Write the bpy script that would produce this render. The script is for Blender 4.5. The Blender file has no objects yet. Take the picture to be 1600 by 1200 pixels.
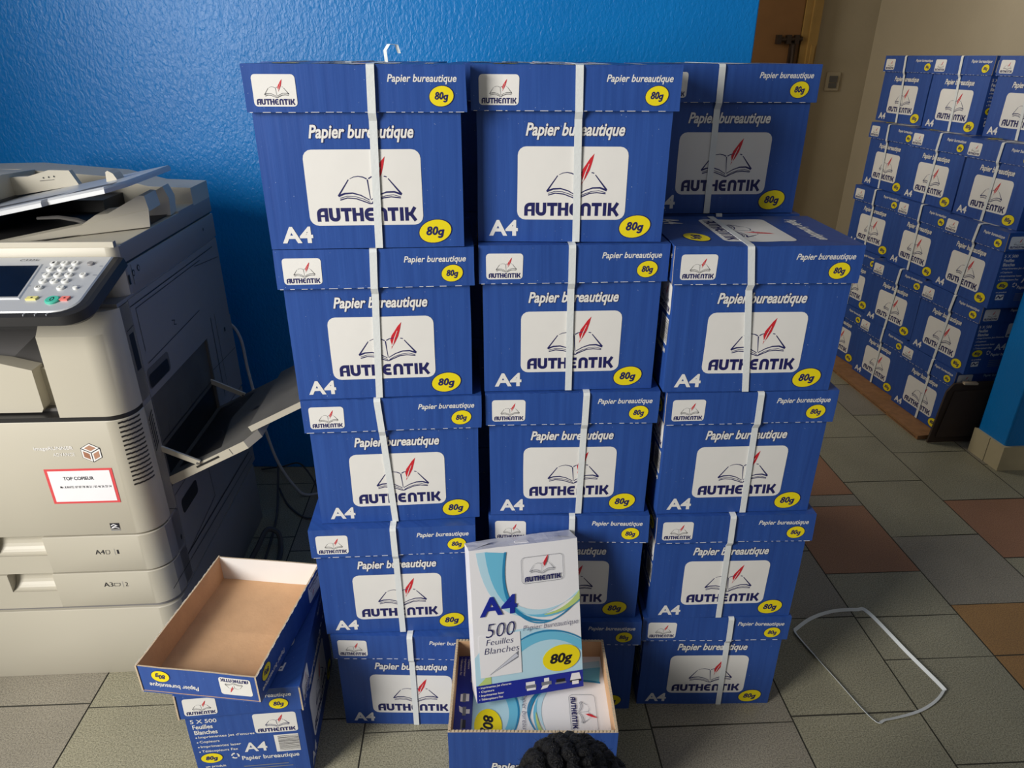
import bpy, bmesh, math, random
from mathutils import Vector, Matrix, noise

PI = math.pi
scene = bpy.context.scene
COL = scene.collection

# ------------------------------------------------------------------ camera
cam_d = bpy.data.cameras.new('camera')
cam = bpy.data.objects.new('camera', cam_d)
COL.objects.link(cam)
cam_d.sensor_width = 36.0
cam_d.lens = 1093.4 / 1600 * 36.0
cam_d.clip_start = 0.02
cam.matrix_world = (Matrix.Translation((0, 0, 1.36)) @ Matrix.Rotation(PI / 2 - 0.439, 4, 'X')
                    @ Matrix.Rotation(0.0049, 4, 'Z'))
scene.camera = cam

# ------------------------------------------------------------------ world, daylight, exposure
world = bpy.data.worlds.new('world')
scene.world = world
world.use_nodes = True
bg = world.node_tree.nodes['Background']
bg.inputs[0].default_value = (0.93, 0.95, 1.0, 1)
bg.inputs[1].default_value = 0.10


def area_light(name, loc, target, sx, sy, power, color):
    d = bpy.data.lights.new(name, 'AREA')
    d.shape = 'RECTANGLE'
    d.size, d.size_y = sx, sy
    d.energy = power
    d.color = color
    o = bpy.data.objects.new(name, d)
    COL.objects.link(o)
    o.location = loc
    o.rotation_euler = (Vector(target) - Vector(loc)).to_track_quat('-Z', 'Y').to_euler()
    return o


# daylight through the shop front on the left
area_light('daylight_window', (-2.15, -0.60, 1.75), (-0.35, 1.30, 0.75), 0.9, 1.4, 82, (1.0, 0.97, 0.92))
# weaker daylight from a window on the left of the back room
area_light('back_room_window', (-0.45, 3.35, 1.75), (1.8, 3.0, 0.9), 0.9, 1.1, 17, (1.0, 0.94, 0.84))

scene.view_settings.view_transform = 'Standard'
scene.view_settings.look = 'None'
scene.view_settings.gamma = 1.0
scene.view_settings.exposure = 0.35
scene.view_settings.use_curve_mapping = False


# ------------------------------------------------------------------ materials
def lin(c):
    c = c / 255.0
    return c / 12.92 if c <= 0.04045 else ((c + 0.055) / 1.055) ** 2.4


def rgb(r, g, b):
    return (lin(r), lin(g), lin(b), 1.0)


def mat(name, col, rough=0.5, metal=0.0, var=0.0, vscale=8.0, bump=0.0, bscale=60.0, spec=0.5, detail=3.0):
    m = bpy.data.materials.new(name)
    m.use_nodes = True
    nt = m.node_tree
    b = nt.nodes['Principled BSDF']
    b.inputs['Base Color'].default_value = col
    b.inputs['Roughness'].default_value = rough
    b.inputs['Metallic'].default_value = metal
    b.inputs['Specular IOR Level'].default_value = spec
    if var or bump:
        tc = nt.nodes.new('ShaderNodeTexCoord')
    if var:
        n = nt.nodes.new('ShaderNodeTexNoise')
        n.inputs['Scale'].default_value = vscale
        n.inputs['Detail'].default_value = detail
        nt.links.new(tc.outputs['Object'], n.inputs['Vector'])
        mx = nt.nodes.new('ShaderNodeMix')
        mx.data_type = 'RGBA'
        mx.inputs[6].default_value = tuple(max(0, c * (1 - var)) for c in col[:3]) + (1,)
        mx.inputs[7].default_value = tuple(min(1, c * (1 + var)) for c in col[:3]) + (1,)
        nt.links.new(n.outputs['Fac'], mx.inputs[0])
        nt.links.new(mx.outputs[2], b.inputs['Base Color'])
    if bump:
        n2 = nt.nodes.new('ShaderNodeTexNoise')
        n2.inputs['Scale'].default_value = bscale
        n2.inputs['Detail'].default_value = 4.0
        nt.links.new(tc.outputs['Object'], n2.inputs['Vector'])
        bp = nt.nodes.new('ShaderNodeBump')
        bp.inputs['Strength'].default_value = bump
        bp.inputs['Distance'].default_value = 0.004
        nt.links.new(n2.outputs['Fac'], bp.inputs['Height'])
        nt.links.new(bp.outputs['Normal'], b.inputs['Normal'])
    return m


def card_blue_mat():
    # printed corrugated board: faint vertical flutes and scuffs
    m = mat('printed_blue_board', rgb(42, 74, 154), rough=0.42, spec=0.45)
    nt = m.node_tree
    b = nt.nodes['Principled BSDF']
    tc = nt.nodes.new('ShaderNodeTexCoord')
    sep = nt.nodes.new('ShaderNodeSeparateXYZ')
    nt.links.new(tc.outputs['Object'], sep.inputs[0])
    add = nt.nodes.new('ShaderNodeMath')
    nt.links.new(sep.outputs[0], add.inputs[0])
    nt.links.new(sep.outputs[1], add.inputs[1])
    comb = nt.nodes.new('ShaderNodeCombineXYZ')
    nt.links.new(add.outputs[0], comb.inputs[0])
    zs = nt.nodes.new('ShaderNodeMath')
    zs.operation = 'MULTIPLY'
    zs.inputs[1].default_value = 0.04
    nt.links.new(sep.outputs[2], zs.inputs[0])
    nt.links.new(zs.outputs[0], comb.inputs[1])
    oi = nt.nodes.new('ShaderNodeObjectInfo')
    om = nt.nodes.new('ShaderNodeMath')
    om.operation = 'MULTIPLY'
    om.inputs[1].default_value = 7.0
    nt.links.new(oi.outputs['Random'], om.inputs[0])
    nt.links.new(om.outputs[0], comb.inputs[2])
    flute = nt.nodes.new('ShaderNodeTexNoise')
    flute.inputs['Scale'].default_value = 95.0
    flute.inputs['Detail'].default_value = 3.0
    nt.links.new(comb.outputs[0], flute.inputs['Vector'])
    mx = nt.nodes.new('ShaderNodeMix')
    mx.data_type = 'RGBA'
    mx.inputs[6].default_value = rgb(33, 66, 138)
    mx.inputs[7].default_value = rgb(50, 90, 168)
    nt.links.new(flute.outputs['Fac'], mx.inputs[0])
    # tiny white scuffs
    sc = nt.nodes.new('ShaderNodeTexNoise')
    sc.inputs['Scale'].default_value = 420.0
    sc.inputs['Detail'].default_value = 1.0
    nt.links.new(tc.outputs['Object'], sc.inputs['Vector'])
    rp = nt.nodes.new('ShaderNodeMapRange')
    rp.inputs['From Min'].default_value = 0.78
    rp.inputs['From Max'].default_value = 0.82
    nt.links.new(sc.outputs['Fac'], rp.inputs['Value'])
    mx2 = nt.nodes.new('ShaderNodeMix')
    mx2.data_type = 'RGBA'
    mx2.inputs[7].default_value = rgb(190, 200, 225)
    nt.links.new(rp.outputs['Result'], mx2.inputs[0])
    nt.links.new(mx.outputs[2], mx2.inputs[6])
    nt.links.new(mx2.outputs[2], b.inputs['Base Color'])
    bp = nt.nodes.new('ShaderNodeBump')
    bp.inputs['Strength'].default_value = 0.25
    bp.inputs['Distance'].default_value = 0.002
    nt.links.new(flute.outputs['Fac'], bp.inputs['Height'])
    nt.links.new(bp.outputs['Normal'], b.inputs['Normal'])
    return m


def floor_mat(name, a, b_, rough=0.45):
    m = mat(name, a, rough=rough, spec=0.35)
    nt = m.node_tree
    b = nt.nodes['Principled BSDF']
    tc = nt.nodes.new('ShaderNodeTexCoord')
    n = nt.nodes.new('ShaderNodeTexNoise')
    n.inputs['Scale'].default_value = 330.0
    n.inputs['Detail'].default_value = 2.0
    n.inputs['Roughness'].default_value = 0.7
    nt.links.new(tc.outputs['Object'], n.inputs['Vector'])
    rp = nt.nodes.new('ShaderNodeMapRange')
    rp.inputs['From Min'].default_value = 0.33
    rp.inputs['From Max'].default_value = 0.62
    nt.links.new(n.outputs['Fac'], rp.inputs['Value'])
    mx = nt.nodes.new('ShaderNodeMix')
    mx.data_type = 'RGBA'
    mx.inputs[6].default_value = b_
    mx.inputs[7].default_value = a
    nt.links.new(rp.outputs['Result'], mx.inputs[0])
    n2 = nt.nodes.new('ShaderNodeTexNoise')
    n2.inputs['Scale'].default_value = 5.0
    n2.inputs['Detail'].default_value = 4.0
    nt.links.new(tc.outputs['Object'], n2.inputs['Vector'])
    mx2 = nt.nodes.new('ShaderNodeMix')
    mx2.data_type = 'RGBA'
    mx2.blend_type = 'MULTIPLY'
    mx2.inputs[0].default_value = 0.35
    nt.links.new(mx.outputs[2], mx2.inputs[6])
    nt.links.new(n2.outputs['Fac'], mx2.inputs[7])
    nt.links.new(mx2.outputs[2], b.inputs['Base Color'])
    return m


M = {}
M['blue'] = card_blue_mat()
M['white'] = mat('ink_white', rgb(232, 230, 226), 0.5, var=0.03, vscale=30)
M['yellow'] = mat('ink_yellow', rgb(240, 220, 20), 0.5)
M['navy'] = mat('ink_navy', rgb(28, 30, 92), 0.5)
M['black'] = mat('ink_black', rgb(22, 22, 34), 0.5)
M['red'] = mat('ink_red', rgb(206, 36, 48), 0.5)
M['ingrey'] = mat('ink_grey', rgb(120, 124, 135), 0.5)
M['kraft'] = mat('kraft_board', rgb(204, 164, 126), 0.85, var=0.12, vscale=25, bump=0.15, bscale=140, spec=0.2)
M['edge'] = mat('board_edge', rgb(196, 178, 152), 0.85, var=0.35, vscale=300, spec=0.2)
M['lining'] = mat('white_board', rgb(232, 230, 228), 0.7, var=0.03, vscale=20)
M['strap'] = mat('white_strap', rgb(226, 230, 230), 0.35, var=0.05, vscale=40, bump=0.1, bscale=200)
M['beige'] = mat('beige_plastic', rgb(184, 178, 162), 0.42, var=0.02, vscale=6, bump=0.03, bscale=900)
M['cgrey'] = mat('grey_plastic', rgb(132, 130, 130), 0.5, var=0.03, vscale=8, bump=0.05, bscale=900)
M['cdark'] = mat('dark_plastic', rgb(30, 29, 30), 0.45, bump=0.03, bscale=500)
M['cmid'] = mat('mid_grey_plastic', rgb(92, 90, 88), 0.5, var=0.06, vscale=30)
M['dust'] = mat('dusty_grey_plastic', rgb(84, 82, 78), 0.65, var=0.35, vscale=14, detail=6)
M['silver'] = mat('silver_plastic', rgb(190, 192, 194), 0.35, metal=0.25)
M['screen'] = mat('screen_glass', rgb(14, 22, 36), 0.12, var=0.3, vscale=60)
M['green'] = mat('green_key', rgb(70, 176, 152), 0.4)
M['pink'] = mat('red_key', rgb(226, 120, 110), 0.4)
M['ykey'] = mat('yellow_key', rgb(214, 206, 130), 0.4)
M['key'] = mat('white_key', rgb(220, 220, 215), 0.4)
M['cable'] = mat('white_cable', rgb(176, 178, 182), 0.5)
M['cableg'] = mat('grey_cable', rgb(70, 70, 72), 0.55)
M['stickred'] = mat('sticker_red', rgb(214, 76, 80), 0.45)
M['paper'] = mat('paper_white', rgb(236, 235, 238), 0.4, var=0.02, vscale=20)
M['cy1'] = mat('ink_pale_cyan', rgb(184, 220, 236), 0.4)
M['cy2'] = mat('ink_cyan', rgb(110, 190, 222), 0.4)
M['cy3'] = mat('ink_deep_cyan', rgb(40, 132, 180), 0.4)
M['lime'] = mat('ink_lime', rgb(190, 212, 130), 0.4)
M['rblue'] = mat('ink_royal', rgb(28, 44, 150), 0.4)
M['wrap'] = mat('wrap_fold', rgb(206, 208, 220), 0.35, bump=0.4, bscale=40)
M['wood'] = mat('worn_wood', rgb(150, 108, 70), 0.7, var=0.4, vscale=40)
M['oldcard'] = mat('dark_old_board', rgb(66, 52, 42), 0.85, var=0.3, vscale=12, bump=0.2, bscale=60)
M['door'] = mat('brown_door_paint', rgb(126, 88, 48), 0.5, var=0.15, vscale=10)
M['frame'] = mat('ochre_frame_paint', rgb(150, 118, 62), 0.5, var=0.25, vscale=14)
M['iron'] = mat('bolt_metal', rgb(70, 58, 50), 0.4, metal=0.7, var=0.3, vscale=60)
M['cream'] = mat('cream_wall_paint', rgb(176, 164, 140), 0.7, var=0.08, vscale=4, bump=0.25, bscale=45)
M['ceil'] = mat('ceiling_white', rgb(215, 212, 205), 0.8)
M['skin'] = mat('dark_skin', rgb(92, 58, 40), 0.5, var=0.08, vscale=15)
M['shirt'] = mat('dark_cloth', rgb(40, 44, 60), 0.8, var=0.15, vscale=30)
M['trouser'] = mat('denim_cloth', rgb(46, 58, 92), 0.8, var=0.15, vscale=40)
M['hair'] = mat('black_hair', rgb(6, 5, 6), 0.5, var=0.4, vscale=90, bump=1.0, bscale=420, spec=0.3)
M['eyew'] = mat('eye_white', rgb(220, 215, 208), 0.3)
M['lip'] = mat('lip', rgb(104, 58, 50), 0.5)
M['basetile'] = mat('cream_base_tile', rgb(196, 182, 146), 0.5, var=0.15, vscale=12)
M['grout'] = mat('grout', rgb(60, 58, 50), 0.9)
M['f1'] = floor_mat('tile_green_grey', rgb(182, 177, 152), rgb(114, 110, 90))
M['f2'] = floor_mat('tile_grey', rgb(172, 165, 148), rgb(116, 110, 98))
M['f3'] = floor_mat('tile_terracotta', rgb(178, 134, 102), rgb(140, 100, 76))
M['f4'] = floor_mat('tile_ochre', rgb(188, 146, 92), rgb(142, 108, 70))


def wall_blue_mat():
    m = mat('blue_gloss_wall_paint', rgb(0, 108, 186), rough=0.36, spec=0.4)
    nt = m.node_tree
    b = nt.nodes['Principled BSDF']
    tc = nt.nodes.new('ShaderNodeTexCoord')
    n = nt.nodes.new('ShaderNodeTexNoise')
    n.inputs['Scale'].default_value = 75.0
    n.inputs['Detail'].default_value = 3.0
    n.inputs['Distortion'].default_value = 0.6
    mp = nt.nodes.new('ShaderNodeMapping')
    mp.inputs['Scale'].default_value = (1.5, 1.5, 0.9)
    nt.links.new(tc.outputs['Object'], mp.inputs['Vector'])
    nt.links.new(mp.outputs[0], n.inputs['Vector'])
    bp = nt.nodes.new('ShaderNodeBump')
    bp.inputs['Strength'].default_value = 0.5
    bp.inputs['Distance'].default_value = 0.004
    nt.links.new(n.outputs['Fac'], bp.inputs['Height'])
    nt.links.new(bp.outputs['Normal'], b.inputs['Normal'])
    n2 = nt.nodes.new('ShaderNodeTexNoise')
    n2.inputs['Scale'].default_value = 3.0
    nt.links.new(tc.outputs['Object'], n2.inputs['Vector'])
    mx = nt.nodes.new('ShaderNodeMix')
    mx.data_type = 'RGBA'
    mx.inputs[6].default_value = rgb(0, 114, 190)
    mx.inputs[7].default_value = rgb(0, 132, 212)
    nt.links.new(n2.outputs['Fac'], mx.inputs[0])
    nt.links.new(mx.outputs[2], b.inputs['Base Color'])
    return m


M['wallblue'] = wall_blue_mat()


# ------------------------------------------------------------------ mesh builder
class MB:
    def __init__(self):
        self.v, self.f, self.m = [], [], []
        self.names = []
        self.smooth = []

    def mi(self, k):
        if k not in self.names:
            self.names.append(k)
        return self.names.index(k)

    def face(self, pts, m, smooth=False):
        b = len(self.v)
        self.v += [Vector(p) for p in pts]
        self.f.append(list(range(b, b + len(pts))))
        self.m.append(self.mi(m))
        self.smooth.append(smooth)

    def mesh(self, verts, faces, m, smooth=False):
        b = len(self.v)
        self.v += [Vector(p) for p in verts]
        k = self.mi(m)
        for f in faces:
            self.f.append([b + i for i in f])
            self.m.append(k)
            self.smooth.append(smooth)

    def quad(self, a, b, c, d, m, nu=1, nv=1, smooth=False):
        a, b, c, d = map(Vector, (a, b, c, d))
        vs, fs = [], []
        for j in range(nv + 1):
            for i in range(nu + 1):
                u, v = i / nu, j / nv
                vs.append((a * (1 - u) + b * u) * (1 - v) + (d * (1 - u) + c * u) * v)
        for j in range(nv):
            for i in range(nu):
                k = j * (nu + 1) + i
                fs.append((k, k + 1, k + nu + 2, k + nu + 1))
        self.mesh(vs, fs, m, smooth)

    def box(self, x0, y0, z0, x1, y1, z1, m, n=(1, 1, 1), mats=None):
        g = lambda k: (mats or {}).get(k, m)
        nx, ny, nz = n
        P = lambda x, y, z: (x, y, z)
        self.quad(P(x0, y0, z0), P(x1, y0, z0), P(x1, y0, z1), P(x0, y0, z1), g('-y'), nx, nz)
        self.quad(P(x1, y1, z0), P(x0, y1, z0), P(x0, y1, z1), P(x1, y1, z1), g('+y'), nx, nz)
        self.quad(P(x0, y1, z0), P(x0, y0, z0), P(x0, y0, z1), P(x0, y1, z1), g('-x'), ny, nz)
        self.quad(P(x1, y0, z0), P(x1, y1, z0), P(x1, y1, z1), P(x1, y0, z1), g('+x'), ny, nz)
        self.quad(P(x0, y0, z1), P(x1, y0, z1), P(x1, y1, z1), P(x0, y1, z1), g('+z'), nx, ny)
        self.quad(P(x0, y1, z0), P(x1, y1, z0), P(x1, y0, z0), P(x0, y0, z0), g('-z'), nx, ny)

    def loft(self, rings, m, cap0=True, cap1=True, smooth=False, capm=None):
        n = len(rings[0])
        vs = [p for r in rings for p in r]
        fs = []
        for k in range(len(rings) - 1):
            for i in range(n):
                j = (i + 1) % n
                fs.append((k * n + i, k * n + j, (k + 1) * n + j, (k + 1) * n + i))
        self.mesh(vs, fs, m, smooth)
        if cap0:
            self.face(list(reversed(rings[0])), capm or m)
        if cap1:
            self.face(rings[-1], capm or m)

    def prism(self, prof, a, b, m, axis='z', ch=0.0, capm=None):
        """profile (2-D) extruded along an axis; ch = small chamfer at both ends"""
        def P(p, t, s):
            cx = sum(q[0] for q in prof) / len(prof)
            cy = sum(q[1] for q in prof) / len(prof)
            d = Vector((p[0] - cx, p[1] - cy))
            L = max(d.length, 1e-6)
            q = (p[0] - d[0] / L * s, p[1] - d[1] / L * s)
            return {'z': (q[0], q[1], t), 'x': (t, q[0], q[1]), 'y': (q[0], t, q[1])}[axis]
        if ch:
            rs = [[P(p, a, ch) for p in prof], [P(p, a + ch, 0) for p in prof],
                  [P(p, b - ch, 0) for p in prof], [P(p, b, ch) for p in prof]]
        else:
            rs = [[P(p, a, 0) for p in prof], [P(p, b, 0) for p in prof]]
        self.loft(rs, m, capm=capm)

    def tube(self, pts, r, m, n=8, caps=True):
        pts = [Vector(p) for p in pts]
        rr = r if isinstance(r, (list, tuple)) else [r] * len(pts)
        rings = []
        prev = None
        for i, p in enumerate(pts):
            t = (pts[min(i + 1, len(pts) - 1)] - pts[max(i - 1, 0)]).normalized()
            if prev is None:
                a = t.orthogonal().normalized()
            else:
                a = (prev - t * prev.dot(t))
                a = a.normalized() if a.length > 1e-6 else t.orthogonal().normalized()
            prev = a
            b = t.cross(a)
            rings.append([p + (a * math.cos(2 * PI * k / n) + b * math.sin(2 * PI * k / n)) * rr[i] for k in range(n)])
        self.loft(rings, m, caps, caps, smooth=True)

    def ellipse(self, fr, cx, cy, rx, ry, m, rot=0.0, n=28, eps=0.0):
        pts = []
        for i in range(n):
            t = 2 * PI * i / n
            x, y = rx * math.cos(t), ry * math.sin(t)
            pts.append(fr(cx + x * math.cos(rot) - y * math.sin(rot), cy + x * math.sin(rot) + y * math.cos(rot), eps))
        self.face(pts, m)

    def rrect(self, fr, x0, y0, x1, y1, r, m, eps=0.0, nx=12, ny=6):
        """rounded rectangle, tessellated in columns so that it can follow a wavy board"""
        xs = [x0, x0 + r * .08, x0 + r * .29, x0 + r * .62, x0 + r]
        k = nx
        xs += [x0 + r + (x1 - x0 - 2 * r) * i / k for i in range(1, k)]
        xs += [x1 - r, x1 - r * .62, x1 - r * .29, x1 - r * .08, x1]

        def ins(x):
            d = max(x0 + r - x, x - (x1 - r), 0)
            return r - math.sqrt(max(r * r - d * d, 0))
        for a, b in zip(xs[:-1], xs[1:]):
            ia, ib = ins(a), ins(b)
            for j in range(ny):
                u, v = j / ny, (j + 1) / ny
                L = lambda x, i, t: fr(x, (y0 + i) * (1 - t) + (y1 - i) * t, eps)
                self.face([L(a, ia, u), L(b, ib, u), L(b, ib, v), L(a, ia, v)], m)

    def rect(self, fr, x0, y0, x1, y1, m, eps=0.0):
        self.face([fr(x0, y0, eps), fr(x1, y0, eps), fr(x1, y1, eps), fr(x0, y1, eps)], m)

    def ribbon(self, fr, pts, w, m, eps=0.0, w1=None):
        """2-D stroke with mitred joints"""
        n = len(pts)
        L, R = [], []
        for i in range(n):
            p = Vector(pts[i])
            d0 = (p - Vector(pts[i - 1])).normalized() if i else None
            d1 = (Vector(pts[i + 1]) - p).normalized() if i < n - 1 else None
            t = ((d0 or d1) + (d1 or d0))
            t = t.normalized() if t.length > 1e-6 else (d1 or d0)
            nn = Vector((-t.y, t.x))
            c = nn.dot(Vector((-(d1 or d0).y, (d1 or d0).x)))
            ww = w if w1 is None else w + (w1 - w) * i / (n - 1)
            ww = ww / 2 / max(c, 0.5)
            L.append(p + nn * ww)
            R.append(p - nn * ww)
        for i in range(n - 1):
            self.face([fr(*R[i], eps), fr(*R[i + 1], eps), fr(*L[i + 1], eps), fr(*L[i], eps)], m)

    def text(self, fr, s, x0, y0, w, h, m, bold=0.0, shear=0.0, eps=0.0):
        vs, fs = text_polys(s, bold, shear)
        self.mesh([fr(x0 + a * w, y0 + b * h, eps) for a, b in vs], fs, m)

    def ball(self, c, r, m, nu=10, nv=7, sc=(1, 1, 1)):
        rings = []
        for j in range(1, nv):
            t = PI * j / nv
            rings.append([(c[0] + r * sc[0] * math.sin(t) * math.cos(2 * PI * i / nu),
                           c[1] + r * sc[1] * math.sin(t) * math.sin(2 * PI * i / nu),
                           c[2] - r * sc[2] * math.cos(t)) for i in range(nu)])
        self.loft(rings, m, smooth=True)

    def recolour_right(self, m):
        """gives right-facing beige faces the grey of the side covers"""
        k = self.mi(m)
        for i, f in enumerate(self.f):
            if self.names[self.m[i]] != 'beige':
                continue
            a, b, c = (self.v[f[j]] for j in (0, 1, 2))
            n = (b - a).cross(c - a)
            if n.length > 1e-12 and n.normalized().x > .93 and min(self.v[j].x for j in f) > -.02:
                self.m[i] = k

    def xf(self, mtx, start=0):
        for i in range(start, len(self.v)):
            self.v[i] = mtx @ self.v[i]

    def data(self, name, merge=False, smooth_angle=0):
        me = bpy.data.meshes.new(name)
        me.from_pydata([tuple(v) for v in self.v], [], self.f)
        for k in self.names:
            me.materials.append(M[k])
        me.polygons.foreach_set('material_index', self.m)
        me.polygons.foreach_set('use_smooth', self.smooth)
        me.update()
        if merge:
            bm = bmesh.new()
            bm.from_mesh(me)
            bmesh.ops.remove_doubles(bm, verts=bm.verts, dist=1e-5)
            bm.to_mesh(me)
            bm.free()
        if smooth_angle:
            me.polygons.foreach_set('use_smooth', [True] * len(me.polygons))
            me.set_sharp_from_angle(angle=math.radians(smooth_angle))
        return me

    def obj(self, name, parent=None, merge=False, bevel=0.0):
        return add(name, self.data(name, merge or bevel > 0, 32), parent, bevel)


def add(name, me, parent=None, bevel=0.0):
    o = bpy.data.objects.new(name, me)
    COL.objects.link(o)
    if parent:
        o.parent = parent
    if bevel:
        b = o.modifiers.new('bevel', 'BEVEL')
        b.width = bevel
        b.segments = 2
        b.limit_method = 'ANGLE'
        b.angle_limit = math.radians(40)
    return o


def thing(name, label, cat, loc=(0, 0, 0), rz=0.0, group=None):
    o = bpy.data.objects.new(name, None)
    COL.objects.link(o)
    o.empty_display_size = 0.05
    o.location = loc
    o.rotation_euler = (0, 0, rz)
    tag(o, label, cat, group)
    return o


def tag(o, label, cat, group=None):
    o['label'] = label
    o['category'] = cat
    if group:
        o['group'] = group
    return o


def struct(o):
    o['kind'] = 'structure'
    return o


_tc = {}


def text_polys(s, bold, shear):
    k = (s, bold, shear)
    if k not in _tc:
        c = bpy.data.curves.new('t', 'FONT')
        c.body = s
        c.offset = bold
        c.shear = shear
        c.resolution_u = 3
        o = bpy.data.objects.new('t', c)
        me = bpy.data.meshes.new_from_object(o)
        vs = [(v.co.x, v.co.y) for v in me.vertices]
        fs = [tuple(p.vertices) for p in me.polygons]
        bpy.data.objects.remove(o)
        bpy.data.curves.remove(c)
        bpy.data.meshes.remove(me)
        x0, x1 = min(v[0] for v in vs), max(v[0] for v in vs)
        y0, y1 = min(v[1] for v in vs), max(v[1] for v in vs)
        _tc[k] = ([((a - x0) / (x1 - x0), (b - y0) / (y1 - y0)) for a, b in vs], fs)
    return _tc[k]


def frame(o, u, v):
    o, u, v = Vector(o), Vector(u), Vector(v)
    n = u.cross(v).normalized()
    return lambda x, y, e=0.0: o + u * x + v * y + n * e


E1, E2, E3 = 0.0005, 0.0008, 0.0011


# ------------------------------------------------------------------ the printed designs
def word(mb, fr, x0, y0, w, h, m, eps):
    """heavy rounded capitals of the maker's mark"""
    q = lambda x, y: (x0 + x * w, y0 + y * h)
    adv = 1 / 8.34
    st = adv * 0.30 * w

    def S(pts, i, k=1.0):
        P = [q(i * adv + p[0] * adv, p[1]) for p in pts]
        mb.ribbon(fr, P, st * k, m, eps)
    a, b = 0.15, 0.77
    hb = 0.30 * adv * w / h / 2
    top, bot = 1 - hb, hb
    k = adv * w / h          # cell width in units of letter height

    def arc(cx, cy, r, t0, t1, n=6):
        return [(cx + r * math.cos(t0 + (t1 - t0) * i / n), cy + r * k * math.sin(t0 + (t1 - t0) * i / n)) for i in range(n + 1)]
    r = .34
    x = 0
    S([(a, 0)] + arc(a + r, top - r * k, r, PI, PI / 2) + [(b, top)], x); S([(b, 1), (b, 0)], x); S([(.3, .42), (.7, .42)], x, .62)
    x = 1
    S([(a, 1)] + arc(a + r * .9, bot + r * k * .9, r * .9, PI, PI * 1.5) + arc(b - r * .75, bot + r * k * .75, r * .75, -PI / 2, 0) + [(b, 1)], x)
    x = 1.98
    S([(0.02, top), (.92, top)], x); S([(.47, 1), (.47, 0)], x)
    x = 2.95
    S([(a, 1), (a, 0)], x); S([(b, 1), (b, 0)], x); S([(a, .52), (b, .52)], x, .8)
    x = 3.97
    S([(.8, top)] + arc(a + r, top - r * k, r, PI / 2, PI) + arc(a + r, bot + r * k, r, PI, PI * 1.5) + [(.8, bot)], x); S([(.3, .5), (.72, .5)], x, .8)
    x = 4.97
    S([(a, 0)] + arc(a + r * .8, top - r * k * .8, r * .8, PI, PI / 2) + arc(b - r * .8, top - r * k * .8, r * .8, PI / 2, 0) + [(b, 0)], x)
    x = 5.93
    S([(0.02, top), (.92, top)], x); S([(.47, 1), (.47, 0)], x)
    x = 6.93
    S([(.20, 1), (.20, 0)], x)
    x = 7.42
    S([(a, 1), (a, 0)], x); S([(.3, .48), (.55, .56), (.86, 1)], x, .95); S([(.3, .52), (.55, .44), (.9, 0)], x, .95)


def book(mb, fr, x0, y0, s, mk, eps, thick=1.0, lite=False):
    """open book and red quill; s = width of the white panel it sits in"""
    q = lambda pts: [(x0 + a * s, y0 + b * s) for a, b in pts]
    W = lambda k: s * k * thick
    mb.ribbon(fr, q([(.372, .405), (.272, .262)]), W(.008), mk, eps, W(.014))
    mb.ribbon(fr, q([(.385, .412), (.42, .428), (.46, .433), (.50, .426), (.532, .41)]), W(.004), mk, eps, W(.011))
    mb.ribbon(fr, q([(.538, .405), (.545, .325), (.553, .235)]), W(.011), mk, eps, W(.005))
    mb.ribbon(fr, q([(.548, .412), (.575, .428), (.61, .436), (.65, .434)]), W(.011), mk, eps, W(.005))
    mb.ribbon(fr, q([(.685, .432), (.70, .43), (.71, .426)]), W(.009), mk, eps)
    mb.ribbon(fr, q([(.722, .412), (.835, .275)]), W(.008), mk, eps, W(.016))
    mb.ribbon(fr, q([(.272, .262), (.33, .284), (.40, .288), (.47, .268), (.545, .226)]), W(.018), mk, eps, W(.007))
    mb.ribbon(fr, q([(.835, .272), (.77, .296), (.70, .294), (.63, .27), (.558, .228)]), W(.018), mk, eps, W(.007))
    mb.ribbon(fr, q([(.285, .244), (.35, .262), (.42, .258), (.49, .236), (.55, .205)]), W(.006), mk, eps)
    mb.ribbon(fr, q([(.825, .252), (.76, .27), (.69, .262), (.62, .238), (.565, .206)]), W(.006), mk, eps)
    mb.ribbon(fr, q([(.285, .228), (.35, .246), (.43, .238), (.50, .212), (.545, .194), (.56, .194), (.60, .214), (.67, .244), (.74, .252), (.825, .242)]), W(.01), mk, eps)
    leaf = [(.592, .318), (.60, .36), (.588, .415), (.602, .462), (.632, .505), (.668, .56), (.705, .6), (.69, .53), (.668, .455), (.632, .385), (.606, .348)]
    c = Vector((.645, .46))
    L = q(leaf)
    ctr = q([c])[0]
    for i in range(len(L)):
        a, b = L[i], L[(i + 1) % len(L)]
        mb.face([fr(*ctr, eps), fr(*b, eps), fr(*a, eps)], 'red')
    if not lite:
        mb.ribbon(fr, q([(.604, .352), (.628, .43), (.66, .51)]), W(.010), 'white', eps + .0002, W(.004))


def label_panel(mb, fr, x0, y0, x1, y1, r, mk='navy', nx=12, ny=6):
    w = x1 - x0
    mb.rrect(fr, x0, y0, x1, y1, r, 'white', E1, nx, ny)
    h = y1 - y0
    s = min(w, h / .66)
    ox = x0 + (w - s) / 2
    book(mb, fr, ox - .01 * s, y0 + .0 * h, s, mk if w > .08 else 'black', E2, 1.0 if w > .08 else .8)
    word(mb, fr, x0 + .065 * w, y0 + .055 * h, .87 * w, .185 * h, mk, E2)


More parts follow.
